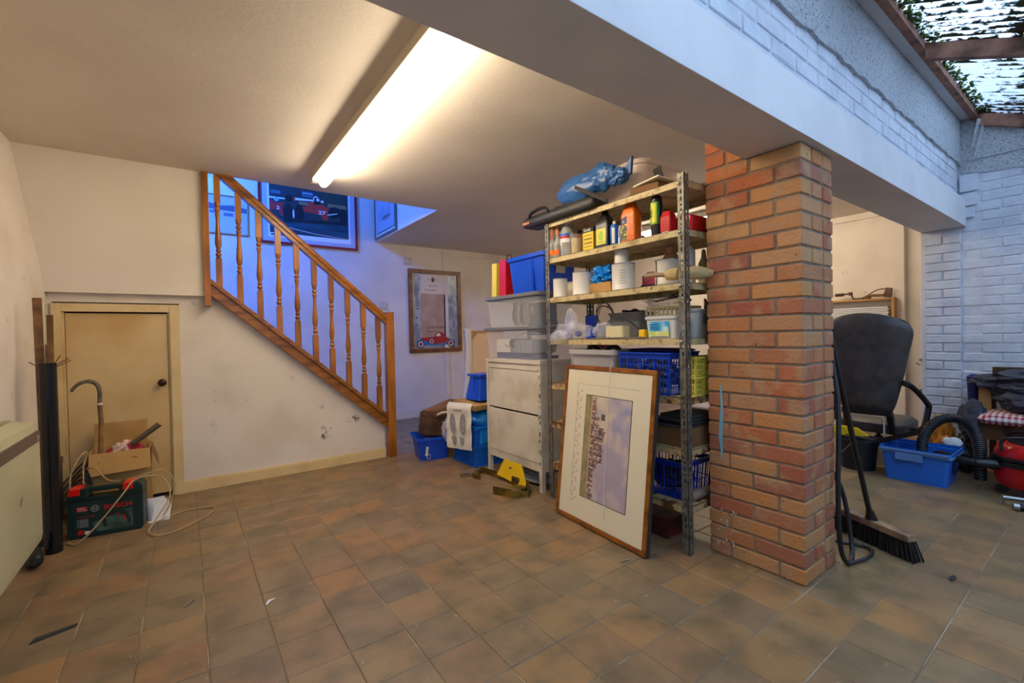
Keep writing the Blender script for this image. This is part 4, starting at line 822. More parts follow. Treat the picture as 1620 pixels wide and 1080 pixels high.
c1 = clear_box('lower clear storage box with a grey lid on the white cabinet', 2.42, 3.16, CT, .222, .024)
c2 = clear_box('upper clear storage box with a grey lid full of steel discs', 2.43, 3.13, CT+.2465, .215, .03)
t = thing('sheet_stack', 'pale and navy folders inside the lower clear storage box', 'folders', (2.16, 2.80, CT+.004)); MB().bx(-.10, .12, -.25, .25, 0, .02).bx(-.10, .12, -.10, .25, .02, .045).done('folder', M['dkblue'], t)
MB().bx(-.11, .12, .05, .24, .046, .15).done('pale_sheet', M['offw'], t); MB().bx(-.11, .12, -.22, .03, .046, .14).done('grey_packet', M['grey'], t)
MB().bx(-.118, -.111, .0, .05, .09, .14).done('socket', M['ink'], t)
t = thing('cable_tangle', 'thin grey cables looped inside the lower clear storage box', 'cable', (2.03, 2.74, CT+.15)); MB().tube(catmull([(.01, .17, -.04), (.0, .08, -.05), (.01, .02, -.01), (0, -.03, .03), (.01, -.15, .05), (.02, -.25, .04)], 6), .004, 6).tube(catmull([(.01, .02, .0), (.0, -.02, -.03), (.01, -.04, -.10)], 6), .004, 6).done('cable', M['steel'], t, smooth=True)
for k, y in enumerate((2.86, 2.80, 2.76)):
    t = thing('steel_disc', ['left steel lid standing in the upper clear storage box', 'middle steel lid standing in the upper clear storage box', 'right steel lid standing in the upper clear storage box'][k], 'lid', (2.12+.02*k, y, CT+.2515))
    Mx = Matrix.Translation((0, 0, .098)) @ Matrix.Rotation(math.pi/2, 4, 'X') @ Matrix.Rotation(.5, 4, 'Y')
    MB().lathe([(.02, 0), (.088, .0), (.094, .004), (.094, .010), (.086, .012), (0, .012)], seg=32, M=Mx).done('disc', M['steel'], t, smooth=True)
t = thing('gauge_box', 'black meter with a brass dial inside the upper clear storage box', 'meter', (2.14, 2.56, CT+.2515)); MB().bx(-.07, .06, -.09, .08, 0, .165).done('case', M['ink'], t, bevel=.004); MB().bx(-.072, -.069, .01, .05, .08, .14).done('dial', M['brass'], t)
t = thing('steering_wheel', 'black steering wheel standing behind the upper clear storage box', 'wheel', (2.44, 2.42, CT+.2)); 
t.location = (2.42, 2.90, CT+.215-.215)
MB().tube([(.0, .19*math.cos(a), .2+.19*math.sin(a)) for a in [k*2*math.pi/36 for k in range(36)]], .014, 8, closed=True).done('rim', M['soft'], t, smooth=True)
MB().bx(-.008, .008, -.18, .18, .18, .22).lathe([(.05, -.01), (.05, .01)], c=(0, 0, .2), seg=14).done('spoke', M['soft'], t)
zt_ = CT+.2465+.245
t = tub('blue_storage_box', 'deep bright blue storage box on top of the clear boxes', 'box', (2.19, 2.62, zt_), [(.14, .185, 0, .02), (.158, .215, .245, .025), (.172, .232, .248, .03), (.172, .232, .275, .03)], M['blue'], seg=4)
for y in (-.09, -.075): MB().bx(-.160, -.140, y-.004, y+.004, .01, .24).done('rib', M['blue'], t)
flat(t, 'sticker', frame((-.045, -.2085, .13), (1, 0, 0), (0, -.12, 1)), [rect(0, .085, 0, .055)], M['offw'], .002)
t = thing('file_box', 'tall yellow file box left of the red case', 'box', (2.13, 3.035, zt_)); MB().bx(-.10, .12, -.03, .035, 0, .27, Matrix.Rotation(.05, 4, 'X')).done('box', M['yel2'], t, bevel=.003)
t = thing('red_case', 'tall red case with a wire handle between yellow file and blue box', 'case', (2.13, 2.925, zt_)); MB().bx(-.09, .14, -.04, .05, 0, .285, Matrix.Rotation(.03, 4, 'X')).done('case', M['red'], t, bevel=.004)
MB().tube(catmull([(-.02, -.03, .283), (-.02, -.03, .325), (-.02, .03, .33), (-.02, .035, .285)], 5), .005, 8).done('handle', M['ink'], t, smooth=True)
# tyre or hose coil below the cabinet, crate and cable coils
t = thing('hose_coil', 'coil of grey flexible hose on the floor under the cabinet', 'hose', (2.16, 2.66, 0)); MB().tube([( .095*math.cos(a)*(1-.002*k), .15*math.sin(a)*(1-.004*k), .016+.0016*k) for k, a in [(k, k*.36) for k in range(70)]], .014, 8).done('hose', M['grey'], t, smooth=True)

# ================================================================== LEANING PICTURE
lf = thing('framed_picture', 'large gilt framed seafront photograph stood on its side against the shelving', 'picture', (1.885, 2.13, 0))
u = Vector((-.05, -.715, 0)).normalized(); v = Vector((.11, 0, .92)).normalized(); v = (v-u*u.dot(v)).normalized(); FL = frame((0, 0, .004), u, v)
n_ = FL[3]; FLb = (FL[0]+n_*.0, u, v, n_)
picture_frame(lf, FLb, .72, .925, .026, .030, M['gold'])
flat(lf, 'frame_edge', FLb, [rect(-.0012, .7212, -.0012, .9262)], mat('frame_back', 0x2e2620, .8, bump=(40, .3)), .024)
flat(lf, 'mount', FLb, [rect(.02, .70, .02, .905)], M['mount'], .0255)
flat(lf, 'ruled_line', FLb, [rect(.125, .1265, .10, .815), rect(.125, .62, .813, .8145)], M['grey'], .0262)
pk = flat(lf, 'pencil_sketch', FLb, [disc(.145+.02*math.sin(k*1.7), .12+.0145*k, .010, .005, 5, k) for k in range(46) if k not in (20, 21)], mat('pencil', 0xb0a890, .8), .0262)
pn = flat(lf, 'print', FLb, [rect(.206, .571, .159, .756)], mat('print_edge', 0x3c4030, .7), .0265)
pf = lambda name, polys, m, d: flat(pn, name, FLb, polys, m, d)
pf('sea', [rect(.21, .256, .163, .752)], mat('beach', 0x9a8c64, .8, mix=(0x7c7450, 12, .4, .6)), .027)
pf('shore', [rect(.256, .27, .163, .752)], mat('sand', 0xb8946c, .8), .0272)
pf('sky', [rect(.27, .567, .163, .752)], mat('painted_sky', 0xa498a8, .8, mix=(0xc8b8a0, 5, .5, .65), speck=(0x6c80b8, 3.2, .55, .68)), .0271)
bu = []
y = .165
while y < .745:
    w_ = random.uniform(.008, .022); hgt = .045+random.uniform(0, .022)+(.055 if .36 < y < .56 else 0)-(.02 if y > .62 or y < .33 else 0)
    bu.append(rect(.266, .266+hgt, y, min(.75, y+w_))); y += w_+.0015
pf('buildings', bu[::2], mat('terrace_a', 0x6c4840, .8, mix=(0xc0a898, 60, .45, .55)), .0275); pf('buildings', bu[1::2], mat('terrace_b', 0x8c7468, .8, mix=(0x4c3834, 70, .45, .55)), .0274)
pf('tower', [rect(.345, .375, .62, .655), rect(.33, .36, .535, .565)], mat('tower_slate', 0x50505c, .8), .0276)
MB().tube(catmull([FL[0]+u*.399+v*.94+n_*.0-Vector((.0, 0, .004)), FL[0]+u*.399+v*.925+n_*.034, FL[0]+u*.402+v*.6+n_*.033, FL[0]+u*.415+v*.22+n_*.033, FL[0]+u*.425+v*.15+n_*.033, FL[0]+u*.42+v*.09+n_*.033], 6), .0017, 6).done('hanging_cord', M['offw'], lf, smooth=True)

# ================================================================== CORNER BY THE DOOR
hx = -.57
he = thing('storage_heater', 'pale green-cream wall heater with a dark grille strip on the left wall', 'heater', (XL+.002, 3.04, .17))
hb = MB(); pr_ = [(0, 0), (.10, 0), (.146, .03), (.15, .06), (.15, .52), (.135, .585), (.06, .60), (0, .60)]
hb.prism(pr_, -1.3, 0, 'y').done('casing', M['heat'], he, bevel=.006)
g_ = MB(); g_.bx(.150, .153, -1.28, -.012, .50, .535).bx(.140, .1525, -1.28, -.012, .535, .548); g_.done('grille', mat('grille_brown', 0x5c4c40, .5), he)
MB().bx(.1525, .155, -.075, -.03, .508, .53).done('control_cover', mat('control_grey', 0x8c8070, .4), he, bevel=.001)
MB().prism([(0, .602), (.06, .602), (.06, .606), (0, .606)], -1.29, -.01, 'y').done('top_grille', mat('grille_top', 0x9a9474, .6), he)
for y_ in (-1.2, -.9): MB().bx(.02, .06, y_, y_+.04, -.17, 0).done('foot', M['heat'], he)
flat(he, 'rust_mark', frame((.1505, -.34, .28), (0, 1, 0), (0, 0, 1)), [[(0, 0), (.02, .012), (.035, .035), (.022, .03), (.008, .016)]], M['brass'], .0006)
t = thing('floor_fragment', 'flat dark strip of slate lying on the floor beside the heater', 'debris', (-.50, 2.42, 0)); MB().prism([(0, 0), (.12, .04), (.125, .06), (.01, .035)], 0, .006, 'z').done('strip', M['ink'], t)
dp = thing('black_pipe', 'tall glossy black plastic pipe standing upright in the left corner', 'pipe', (-.60, 3.42, 0))
b = MB(); Rr = .036; b.lathe([(Rr, 0), (Rr, 1.02), (Rr-.004, 1.02), (Rr-.004, .01), (Rr, 0)], seg=28).done('tube', mat('glossy_black', 0x0e0e12, .16), dp, smooth=True)
for k, (x, y, w, z1_, lean, m, lab) in enumerate(((-.020, .005, .036, 1.37, (-.028, .01), 'wood', 'tall dark strip of wood standing in the black pipe'), (.0, .016, .026, 1.28, (.02, .012), 'card_d', 'shorter flat grey-brown strip standing in the black pipe'), (.014, -.008, .030, 1.12, (-.01, 0), 'wood', 'short reddish wedge of wood standing in the black pipe'))):
    t = thing('wood_strip', lab, 'wood', (-.60+x, 3.42+y, .012)); MB().bar((0, 0, 0), (lean[0]*.5, lean[1], z1_-.012), w, .007, (0, 1, 0)).done('strip', M[m], t)
t = thing('stick_bundle', 'split cane ends poking sideways out of the black pipe', 'sticks', (-.60, 3.42, 1.0)); b = MB()
for a, c in (((-.02, 0, -.03), (.085, -.01, .045)), ((-.02, .01, -.03), (.09, .0, .03)), ((0, 0, -.03), (.05, .01, .06)), ((.0, .01, -.03), (-.07, .0, .03))): b.bar(a, c, .006, .005)
b.done('stick', M['wood'], t)
t = thing('curved_pole', 'thin pale green strip leaning in the corner behind the black pipe', 'strip', (-.655, 3.62, 0)); MB().bar((0, 0, 0), (-.03, .30, 1.37), .012, .006, (0, 1, 0)).done('strip', M['heat'], t)
t = thing('dark_hose', 'black corrugated hose end lying behind the black pipe', 'hose', (-.665, 3.32, .03)); MB().tube(catmull([(0, .02, .0), (.01, -.06, .0), (.035, -.10, .01), (.01, -.02, .04)], 6), .028, 10).done('hose', M['soft'], t, smooth=True)
t = thing('wire_bundle', 'tangle of thin black wires between the black pipe and cardboard box', 'cable', (-.57, 3.75, 0)); b = MB()
for k in range(5): b.tube(catmull([(-.08, .0, .0+.06*k), (-.02+.01*k, .05, .20+.04*k), (.05, .02, .26+.03*k), (.09, .0, .18+.02*k)], 6), .004, 6)
b.done('wire', M['soft'], t, smooth=True)
t = thing('black_boards', 'dark boards stacked against the left wall behind the heater', 'boards', (-.71, 3.55, 0)); MB().bx(0, .05, 0, .5, 0, .36).done('board', M['ink'], t); MB().bx(.0, .055, -.02, .5, .36, .40).done('board', M['dwood'], t)
# cardboard box with its flaps
cbx = thing('cardboard_box', 'open cardboard box of odds and ends in front of the small door', 'box', (-.355, 3.93, 0), .02)
b = MB(); w, d, h_ = .148, .125, .43; tt = .004
b.bx(-w, w, -d, -d+tt, 0, h_).bx(-w, w, d-tt, d, 0, h_).bx(-w, -w+tt, -d, d, 0, h_).bx(w-tt, w, -d, d, 0, h_).bx(-w, w, -d, d, 0, tt).done('carton', M['card'], cbx)
MB().add([(-w, -d, h_), (w, -d, h_), (w+.003, -d-.035, h_-.12), (-w-.003, -d-.038, h_-.13), (-w, -d-.004, h_), (w, -d-.004, h_), (w+.003, -d-.039, h_-.12), (-w-.003, -d-.042, h_-.13)], [(0, 1, 2, 3), (7, 6, 5, 4), (0, 4, 5, 1), (1, 5, 6, 2), (2, 6, 7, 3), (3, 7, 4, 0)]).done('flap', M['card'], cbx)
MB().bx(-w+.002, w-.02, d-tt, d, h_, h_+.155, Matrix.Translation((0, d, h_)) @ Matrix.Rotation(-.1, 4, 'X') @ Matrix.Translation((0, -d, -h_))).done('flap', M['card'], cbx)
MB().prism([(-.10, h_), (.10, h_), (.09, h_-.11), (-.07, h_-.13)], w, w+.004, 'x', Matrix.Translation((w, 0, h_)) @ Matrix.Rotation(-.3, 4, 'Y') @ Matrix.Translation((-w, 0, -h_))).done('flap', M['card_d'], cbx)
MB().prism([(-.10, h_), (.10, h_), (.09, h_-.10), (-.09, h_-.12)], -w-.004, -w, 'x', Matrix.Translation((-w, 0, h_)) @ Matrix.Rotation(.25, 4, 'Y') @ Matrix.Translation((w, 0, -h_))).done('flap', M['card'], cbx)
flat(cbx, 'stain', frame((-w, -d-.0405, h_), (1, 0, 0), (0, .28, 1)), [disc(.22, -.04, .02, .004, 8, -.2), disc(.05, -.05, .004, .004, 6), disc(.03, -.08, .003, .005, 6), disc(.07, -.10, .003, .003, 6)], M['card_d'], .001)
t = thing('red_sack', 'crumpled red and white paper bag in the cardboard box', 'bag', (-.33, 3.93, .28)); MB().blob((0, 0, .09), (.10, .085, .10), 6, .45, 2, 4).done('bag', mat('red_white_bag', 0xb02838, .5, mix=(0xd8c8bc, 9, .5, .56), bump=(30, .5)), t)
MB().bx(-.10, .10, -.08, .08, -.27, 0).done('packing', M['card_d'], t)
t = thing('walking_stick', 'curved horn handled walking stick standing in the cardboard box', 'stick', (-.46, 3.88, .006))
b = MB(); b.tube([(0, 0, .0), (-.002, .03, .35), (.006, .06, .60), (.0, .07, .72)], [.011, .013, .013, .012], 12).done('shaft', M['wood'], t, smooth=True)
MB().tube(catmull([(0, .07, .72), (.002, .072, .80), (-.012, .072, .85), (-.05, .07, .872), (-.095, .068, .86), (-.125, .066, .825), (-.128, .066, .81)], 6), [.012]*7+[.0125]*6+[.0125]*6+[.0115]*6+[.010]*6+[.008]*6, 12).done('horn_handle', mat('horn', 0x6e6254, .4, mix=(0x4a4038, 18, .4, .6)), t, smooth=True)
MB().tube([(0, .07, .715), (0, .07, .728)], .0138, 14).done('collar', M['offw'], t, smooth=True)
t = thing('branch', 'thick sawn-off branch leaning out of the cardboard box', 'branch', (-.31, 3.93, .385)); MB().tube([(.0, -.03, .06), (.05, -.06, .10), (.16, -.10, .19)], [.017, .018, .019], 12).done('branch', mat('bark', 0x6c5c48, .8, bump=(40, .5)), t, smooth=True)
MB().tube([(.16, -.10, .19), (.1625, -.101, .1925)], .018, 12).done('sawn_end', M['card'], t)
# power drill case
bo = thing('drill_case', 'dark green moulded power drill case with red latches and printed sleeve', 'case', (-.393, 3.59, 0), -.14)
Wc, Hc, Dc = .345, .285, .11
mo_ = [(-Wc/2+.015, 0), (Wc/2-.015, 0), (Wc/2, .02), (Wc/2, Hc-.03), (Wc/2-.03, Hc), (.09, Hc), (.08, Hc-.012), (-.07, Hc-.012), (-.08, Hc), (-Wc/2+.03, Hc), (-Wc/2, Hc-.03), (-Wc/2, .02)]
b = MB(); b.prism([(-Wc/2+.012, 0), (Wc/2-.012, 0), (Wc/2, .02), (Wc/2, .225), (-Wc/2, .225), (-Wc/2, .02)], -Dc/2, Dc/2, 'y')
b.prism([(-Wc/2, .225), (-.082, .225), (-.082, .262), (-.075, Hc), (-Wc/2+.03, Hc-.004), (-Wc/2, Hc-.035)], -Dc/2, Dc/2, 'y').prism([(.062, .225), (Wc/2, .225), (Wc/2, Hc-.02), (Wc/2-.02, Hc), (.055, Hc), (.062, .262)], -Dc/2, Dc/2, 'y')
b.done('shell', M['dgreen'], bo, bevel=.005); MB().bx(-.084, .064, -.018, .018, .252, Hc-.004).done('handle', M['dgreen'], bo, bevel=.006)
MB().bx(-Wc/2, Wc/2, -Dc/2-.002, Dc/2+.002, .218, .222).done('seam', M['black'], bo)
for x in (-.135, .105): MB().bx(x-.024, x+.024, -Dc/2-.008, Dc/2-.02, Hc-.034, Hc+.004).done('latch', mat('latch_red', 0xd81414, .3), bo, bevel=.003)
fb = frame((-Wc/2, -Dc/2-.0005, 0), (1, 0, 0), (0, 0, 1))
lb = flat(bo, 'sleeve', fb, [rect(.03, .305, .018, .205)], mat('sleeve_dark', 0x14302c, .4), .001)
flat(lb, 'sleeve_glow', fb, [[(.13, .03), (.295, .03), (.295, .14), (.20, .12), (.11, .08)]], mat('sleeve_grey', 0x5c7464, .5, mix=(0x2c463e, 9, .4, .6)), .0014)
text(lb, 'BOSCH', fb, .165, .152, .036, M['red'], .002, sx=1.1, bold=.0012)
flat(lb, 'emblem', fb, [disc(.125, .165, .019)], M['grey'], .0018); flat(lb, 'emblem_ring', fb, [disc(.125, .165, .0145)], mat('emblem_dark', 0x1c3830, .4), .0022)
flat(lb, 'emblem_armature', fb, [rect(.118, .132, .162, .168), rect(.116, .120, .155, .175), rect(.130, .134, .155, .175)], M['grey'], .0026)
flat(lb, 'red_panel', fb, [rect(.045, .092, .155, .182), rect(.048, .074, .022, .048)], M['red'], .0018)
text(lb, 'IDEAL', fb, .05, .171, .009, M['paper'], .0026, sx=1.3); text(lb, 'HOME USE', fb, .05, .160, .008, M['paper'], .0026)
text(lb, 'PSB 550 RE', fb, .05, .118, .016, mat('dull_red_print', 0xa02828, .5), .002)
flat(lb, 'small_print', fb, [rect(.055, .095, .105-.008*k, .109-.008*k) for k in range(6)]+[rect(.046, .051, .104-.01*k, .109-.01*k) for k in range(5)], M['grey'], .002)
flat(lb, 'drill_print', fb, [[(.165, .115), (.18, .125), (.225, .132), (.262, .13), (.275, .115), (.285, .085), (.288, .05), (.272, .05), (.268, .08), (.255, .10), (.225, .108), (.19, .108), (.175, .105)], [(.155, .112), (.168, .112), (.176, .05), (.163, .048)]], mat('drill_grey', 0x20282c, .5), .0026)
flat(lb, 'drill_red', fb, [rect(.248, .262, .075, .10), rect(.215, .235, .112, .118)], M['red'], .003); flat(lb, 'white_box', fb, [rect(.078, .10, .022, .040)], M['paper'], .002)
# beige flex over the case
t = thing('power_flex', 'long beige electric flex looped over the drill case and floor', 'cable', (-.40, 3.55, 0))
o_ = Vector(t.location)
pts = [(-.56, 3.50, .012), (-.52, 3.44, .012), (-.47, 3.43, .05), (-.40, 3.44, .13), (-.32, 3.46, .235), (-.27, 3.52, .295), (-.20, 3.56, .30), (-.13, 3.56, .27), (-.10, 3.50, .17), (-.17, 3.43, .06), (-.20, 3.38, .012), (-.14, 3.30, .006), (-.02, 3.36, .006), (.11, 3.52, .006), (.12, 3.64, .006), (-.02, 3.68, .006), (-.12, 3.62, .006), (-.16, 3.52, .02)]
MB().tube([Vector(p)-o_ for p in catmull(pts, 9)], .0042, 8).done('flex', M['cable'], t, smooth=True)
pts = [(-.56, 3.64, .20), (-.565, 3.66, .34), (-.53, 3.70, .44), (-.50, 3.73, .46), (-.515, 3.72, .38), (-.515, 3.70, .28)]
MB().tube([Vector(p)-o_ for p in catmull(pts, 9)], .0042, 8).done('flex', M['cable'], t, smooth=True)
pts = [(-.50, 3.72, .36), (-.46, 3.68, .37), (-.40, 3.66, .29), (-.32, 3.63, .28), (-.22, 3.62, .30), (-.13, 3.62, .31), (-.08, 3.62, .22), (-.10, 3.60, .10), (-.14, 3.57, .03)]
MB().tube([Vector(p)-o_ for p in catmull(pts, 9)], .0042, 8).done('flex', M['cable'], t, smooth=True)
t = thing('envelopes', 'leaning pile of white folded papers beside the drill case', 'papers', (-.175, 3.66, 0), .1); 
for k in range(4): MB().bx(-.045, .045, -.002, .002, 0, .13-.012*k, Matrix.Translation((.006*k, -.016*k, 0)) @ Matrix.Rotation(-.12-.06*k, 4, 'X') @ Matrix.Rotation(.05*k, 4, 'Y')).done('sheet', M['paper'], t)
MB().bx(-.045, .06, -.08, -.05, 0, .006).done('sheet', M['paper'], t)
# screws and crumbs on the floor
for k, (x, y, a, lab, m) in enumerate(((-.03, 2.35, .9, 'single steel screw lying on the tiles in front of the drill case', 'steel'), (.25, 2.15, .7, 'curled white paper scrap lying on the tiles', 'paper'), (1.69, 1.47, -.2, 'steel bolt on the tiles in front of the leaning picture', 'steel'))):
    t = thing('screw' if m == 'steel' else 'paper_scrap', lab, 'screw' if m == 'steel' else 'scrap', (x, y, .004), a)
    if m == 'steel': MB().tube([(0, 0, 0), (.045, 0, 0), (.048, 0, 0)], [.003, .003, .005], 8).done('shank', M[m], t)
    else: MB().tube([(0, 0, 0), (.02, .004, .003), (.045, -.002, .001)], [.004, .006, .002], 6).done('curl', M[m], t)
gr = MB()
for k in range(230):
    x = random.uniform(-.6, 3.6); y = random.uniform(.45, 3.6)
    if 1.8 < x < 2.6 and y > .8: continue
    s = random.uniform(.0012, .0045); gr.blob((x, y, s*.4), (s, s*random.uniform(.6, 1.8), s*.5), k, .4, 2, 1)
tag(gr.done('grit', M['grey'], floor), 'specks of grit and plaster dust scattered on the tiles', kind='stuff')

# ================================================================== BOXES BY THE STAIR FOOT
t = tub('storage_tub', 'royal blue open tub on the floor at the foot of the stairs', 'tub', (1.84, 3.87, 0), [(.125, .13, 0, .03), (.15, .165, .185, .035), (.165, .18, .188, .04), (.165, .18, .21, .04)], M['blue'], rz=-.22, seg=4)
t2 = thing('tag', 'white paper tag and string hanging on the royal blue tub', 'tag', (1.705, 3.70, .0)); MB().bx(-.012, .012, -.003, .0, .06, .14, Matrix.Rotation(.15, 4, 'Y')).done('tag', M['offw'], t2)
MB().tube([(.03+.018*math.cos(a), -.004, .05+.02*math.sin(a)) for a in [k*.5 for k in range(13)]], .003, 6).done('string', M['offw'], t2)
t = thing('stone_pile', 'grey-green scraps lying inside the royal blue tub', 'scraps', (1.83, 3.86, .006)); MB().blob((0, 0, .09), (.10, .12, .09), 3, .3, 3, 3, flat=.0).done('scraps', mat('olive_scrap', 0x5c5840, .8, mix=(0x8a8468, 30, .5, .6)), t)
t = thing('wooden_box', 'brown wooden box propped on edge in the royal blue tub', 'box', (1.86, 3.88, .20)); Mx = Matrix.Rotation(-.35, 4, 'Z') @ Matrix.Rotation(.14, 4, 'Y')
MB().bx(-.13, .11, -.05, .05, 0, .20, Mx).done('box', M['dwood'], t, bevel=.003); MB().bx(-.132, .112, -.053, .053, .17, .175, Mx).done('seam', M['ink'], t)
t = thing('wooden_tray', 'dark brown shallow tray tilted over the pile behind the shoe bag', 'tray', (2.02, 3.93, .40)); Mx = Matrix.Rotation(-.18, 4, 'Y') @ Matrix.Rotation(.3, 4, 'Z')
MB().bx(-.19, .19, -.10, .10, 0, .06, Mx).done('tray', M['card_d'], t, bevel=.004); MB().bx(.0, .15, -.08, .08, -.40, -.04).done('carton_below', M['card'], t)
t = thing('work_gloves', 'off-white knotted gloves on top of the wooden box', 'gloves', (1.93, 3.76, .39)); b = MB()
for k in range(7): b.tube(catmull([(-.07+.02*k, .0, .01+.008*(k % 3)), (-.03+.015*k, -.03, .03), (.02+.01*k, .01, .015), (.05+.004*k, -.02-.004*k, .0)], 5), .009, 8)
b.done('gloves', M['offw'], t, smooth=True)
t = thing('clear_bag', 'crumpled clear plastic bag beside the wooden box', 'bag', (1.90, 3.64, .20)); MB().blob((0, 0, .08), (.05, .05, .10), 17, .5, 2.5, 4).done('bag', M['film'], t)
def crate(name, label, loc, hx, hy, hh, m, group=None):
    t = thing(name, label, 'crate', loc, 0, group); b = MB()
    rs = [(hx-.012, hy-.012, 0, .006), (hx-.012, hy-.012, hh-.02, .006), (hx, hy, hh-.018, .008), (hx, hy, hh, .008), (hx-.014, hy-.014, hh, .006), (hx-.015, hy-.015, .006, .006)]
    b.loft(rs, seg=2).done('body', m, t); f = MB()
    for sx in (-1, 1):
        for k in range(9): y = -hy+.02+(2*hy-.04)*k/8; f.bx(min(sx*(hx-.013), sx*(hx-.003)), max(sx*(hx-.013), sx*(hx-.003)), y-.003, y+.003, .002, hh-.02)
        f.bx(min(sx*(hx-.013), sx*(hx-.002)), max(sx*(hx-.013), sx*(hx-.002)), -hy, hy, .0, .012)
    for sy in (-1, 1):
        for k in range(9): x = -hx+.02+(2*hx-.04)*k/8; f.bx(x-.003, x+.003, min(sy*(hy-.013), sy*(hy-.003)), max(sy*(hy-.013), sy*(hy-.003)), .002, hh-.02)
        f.bx(-hx, hx, min(sy*(hy-.013), sy*(hy-.002)), max(sy*(hy-.013), sy*(hy-.002)), 0, .012)
    f.done('ribs', m, t); return t
crate('folding_crate', 'lower mid-blue ribbed crate beneath the shoe bag', (2.22, 3.46, 0), .26, .195, .165, M['blue2'])
crate('folding_crate', 'upper mid-blue ribbed crate stacked beneath the shoe bag', (2.22, 3.46, .167), .26, .195, .165, M['blue2'])
t = thing('blue_sack', 'shiny light blue plastic sack bulging from the stacked crates', 'sack', (2.16, 3.42, .315)); MB().loft([(.17, .15, -.12, .05), (.17, .15, .02, .06)], seg=3).blob((0, 0, .08), (.19, .165, .10), 4, .15, 2, 4).done('sack', M['bagcyan'], t, smooth=True)
t = thing('carton', 'flattened brown cardboard carton resting on the light blue sack', 'box', (2.20, 3.45, .50)); MB().bx(-.24, .25, -.19, .18, 0, .045, Matrix.Rotation(.05, 4, 'X') @ Matrix.Rotation(-.04, 4, 'Y')).done('carton', M['card'], t, bevel=.004)
t = thing('parts_bin', 'small royal blue tapered bin standing upside down on the brown carton', 'bin', (2.18, 3.44, .555)); MB().loft([(.14, .12, 0, .015), (.105, .09, .20, .015), (.125, .11, .205, .02), (.125, .11, .225, .02)], seg=3).bx(-.128, -.118, -.02, -.01, .01, .2).done('body', M['blue'], t, smooth=True)
# shoe bag
sb = thing('shoe_bag', 'white cloth bag with printed grey shoe soles hung over the crates', 'bag', (1.866, 3.37, .16))
u = Vector((.0935, -.26, 0)).normalized(); v = Vector((0, 0, 1)); n = u.cross(v); Wb = .276
b = MB(); NX, NZ = 10, 18; vs = []
for side in (0, 1):
    for j in range(NZ+1):
        for i in range(NX+1):
            f = j/NZ; x = (i/NX-.5)*Wb*(1-.04*f); z = .40*f; y = .006*math.sin(i*1.3+j*.25)*(1-abs(i/NX-.5))+.004*math.sin(j*.9)
            if f > .9: y -= .05*(f-.9)**1.0*10*.5; z = .40*.9+.40*.1*math.sin((f-.9)*10*1.2)*.8
            p = u*x+v*z+n*(y-.004*side); vs.append(p)
m_ = (NX+1)*(NZ+1); fs = []
for s_ in (0, 1):
    for j in range(NZ):
        for i in range(NX): a = s_*m_+j*(NX+1)+i; fs.append((a, a+1, a+NX+2, a+NX+1))
for i in range(NX): fs += [(i, i+1, m_+i+1, m_+i), (NZ*(NX+1)+i, NZ*(NX+1)+i+1, m_+NZ*(NX+1)+i+1, m_+NZ*(NX+1)+i)]
for j in range(NZ): a = j*(NX+1); c = a+NX; fs += [(a, a+NX+1, m_+a+NX+1, m_+a), (c, c+NX+1, m_+c+NX+1, m_+c)]
b.add(vs, fs).done('bag', mat('bag_cloth', 0xd6d0c4, .85, bump=(40, .3)), sb, smooth=True)
fs_ = frame(n*.0075-u*Wb/2, u, v)
flat(sb, 'sole_print', fs_, [disc(.075, .215, .031, .085, 20, .06), disc(.185, .22, .031, .088, 20, -.06), [(.06, .10), (.08, .115), (.112, .10), (.112, .065), (.095, .03), (.078, .035)], [(.15, .115), (.17, .105), (.20, .10), (.197, .06), (.18, .028), (.162, .035)]], mat('sole_grey', 0x848484, .85, mix=(0x9c9c9a, 60, .45, .6)), .002)
text(sb, 'CHOICE', fs_, .085, .322, .026, M['ink'], .003)
# board and cloth behind
t = thing('panel_board', 'pale pink board with a pine edge leaning behind the stacked boxes', 'board', (2.87, 5.0, 0)); MB().bx(0, .62, .0, .012, 0, 1.18).done('board', mat('pink_board', 0xd8b898, .7), t); MB().bar((0, -.004, 1.17), (.62, -.004, 1.17), .018, .03).bar((.03, -.004, 1.0), (.18, -.004, 1.16), .016, .03).done('batten', M['card'], t)
t = thing('dust_sheet', 'thin white cloth hanging over the left edge of the pink board', 'cloth', (2.90, 4.97, 0)); b = MB(); n1_ = 14; rr = []
for j in range(9):
    z = .25+.12*j; hw = .045+.008*math.sin(j*1.7); 
    for i in range(n1_): a = 2*math.pi*i/n1_; rr.append((-.02*math.cos(j*.5)+hw*math.cos(a), -.0+.014*math.sin(a)+.006*math.sin(a*4+j), z))
b.add(rr, [(j*n1_+i, j*n1_+(i+1) % n1_, (j+1)*n1_+(i+1) % n1_, (j+1)*n1_+i) for j in range(8) for i in range(n1_)]+[list(range(n1_))[::-1], [8*n1_+i for i in range(n1_)]]).done('cloth', M['offw'], t, smooth=True)
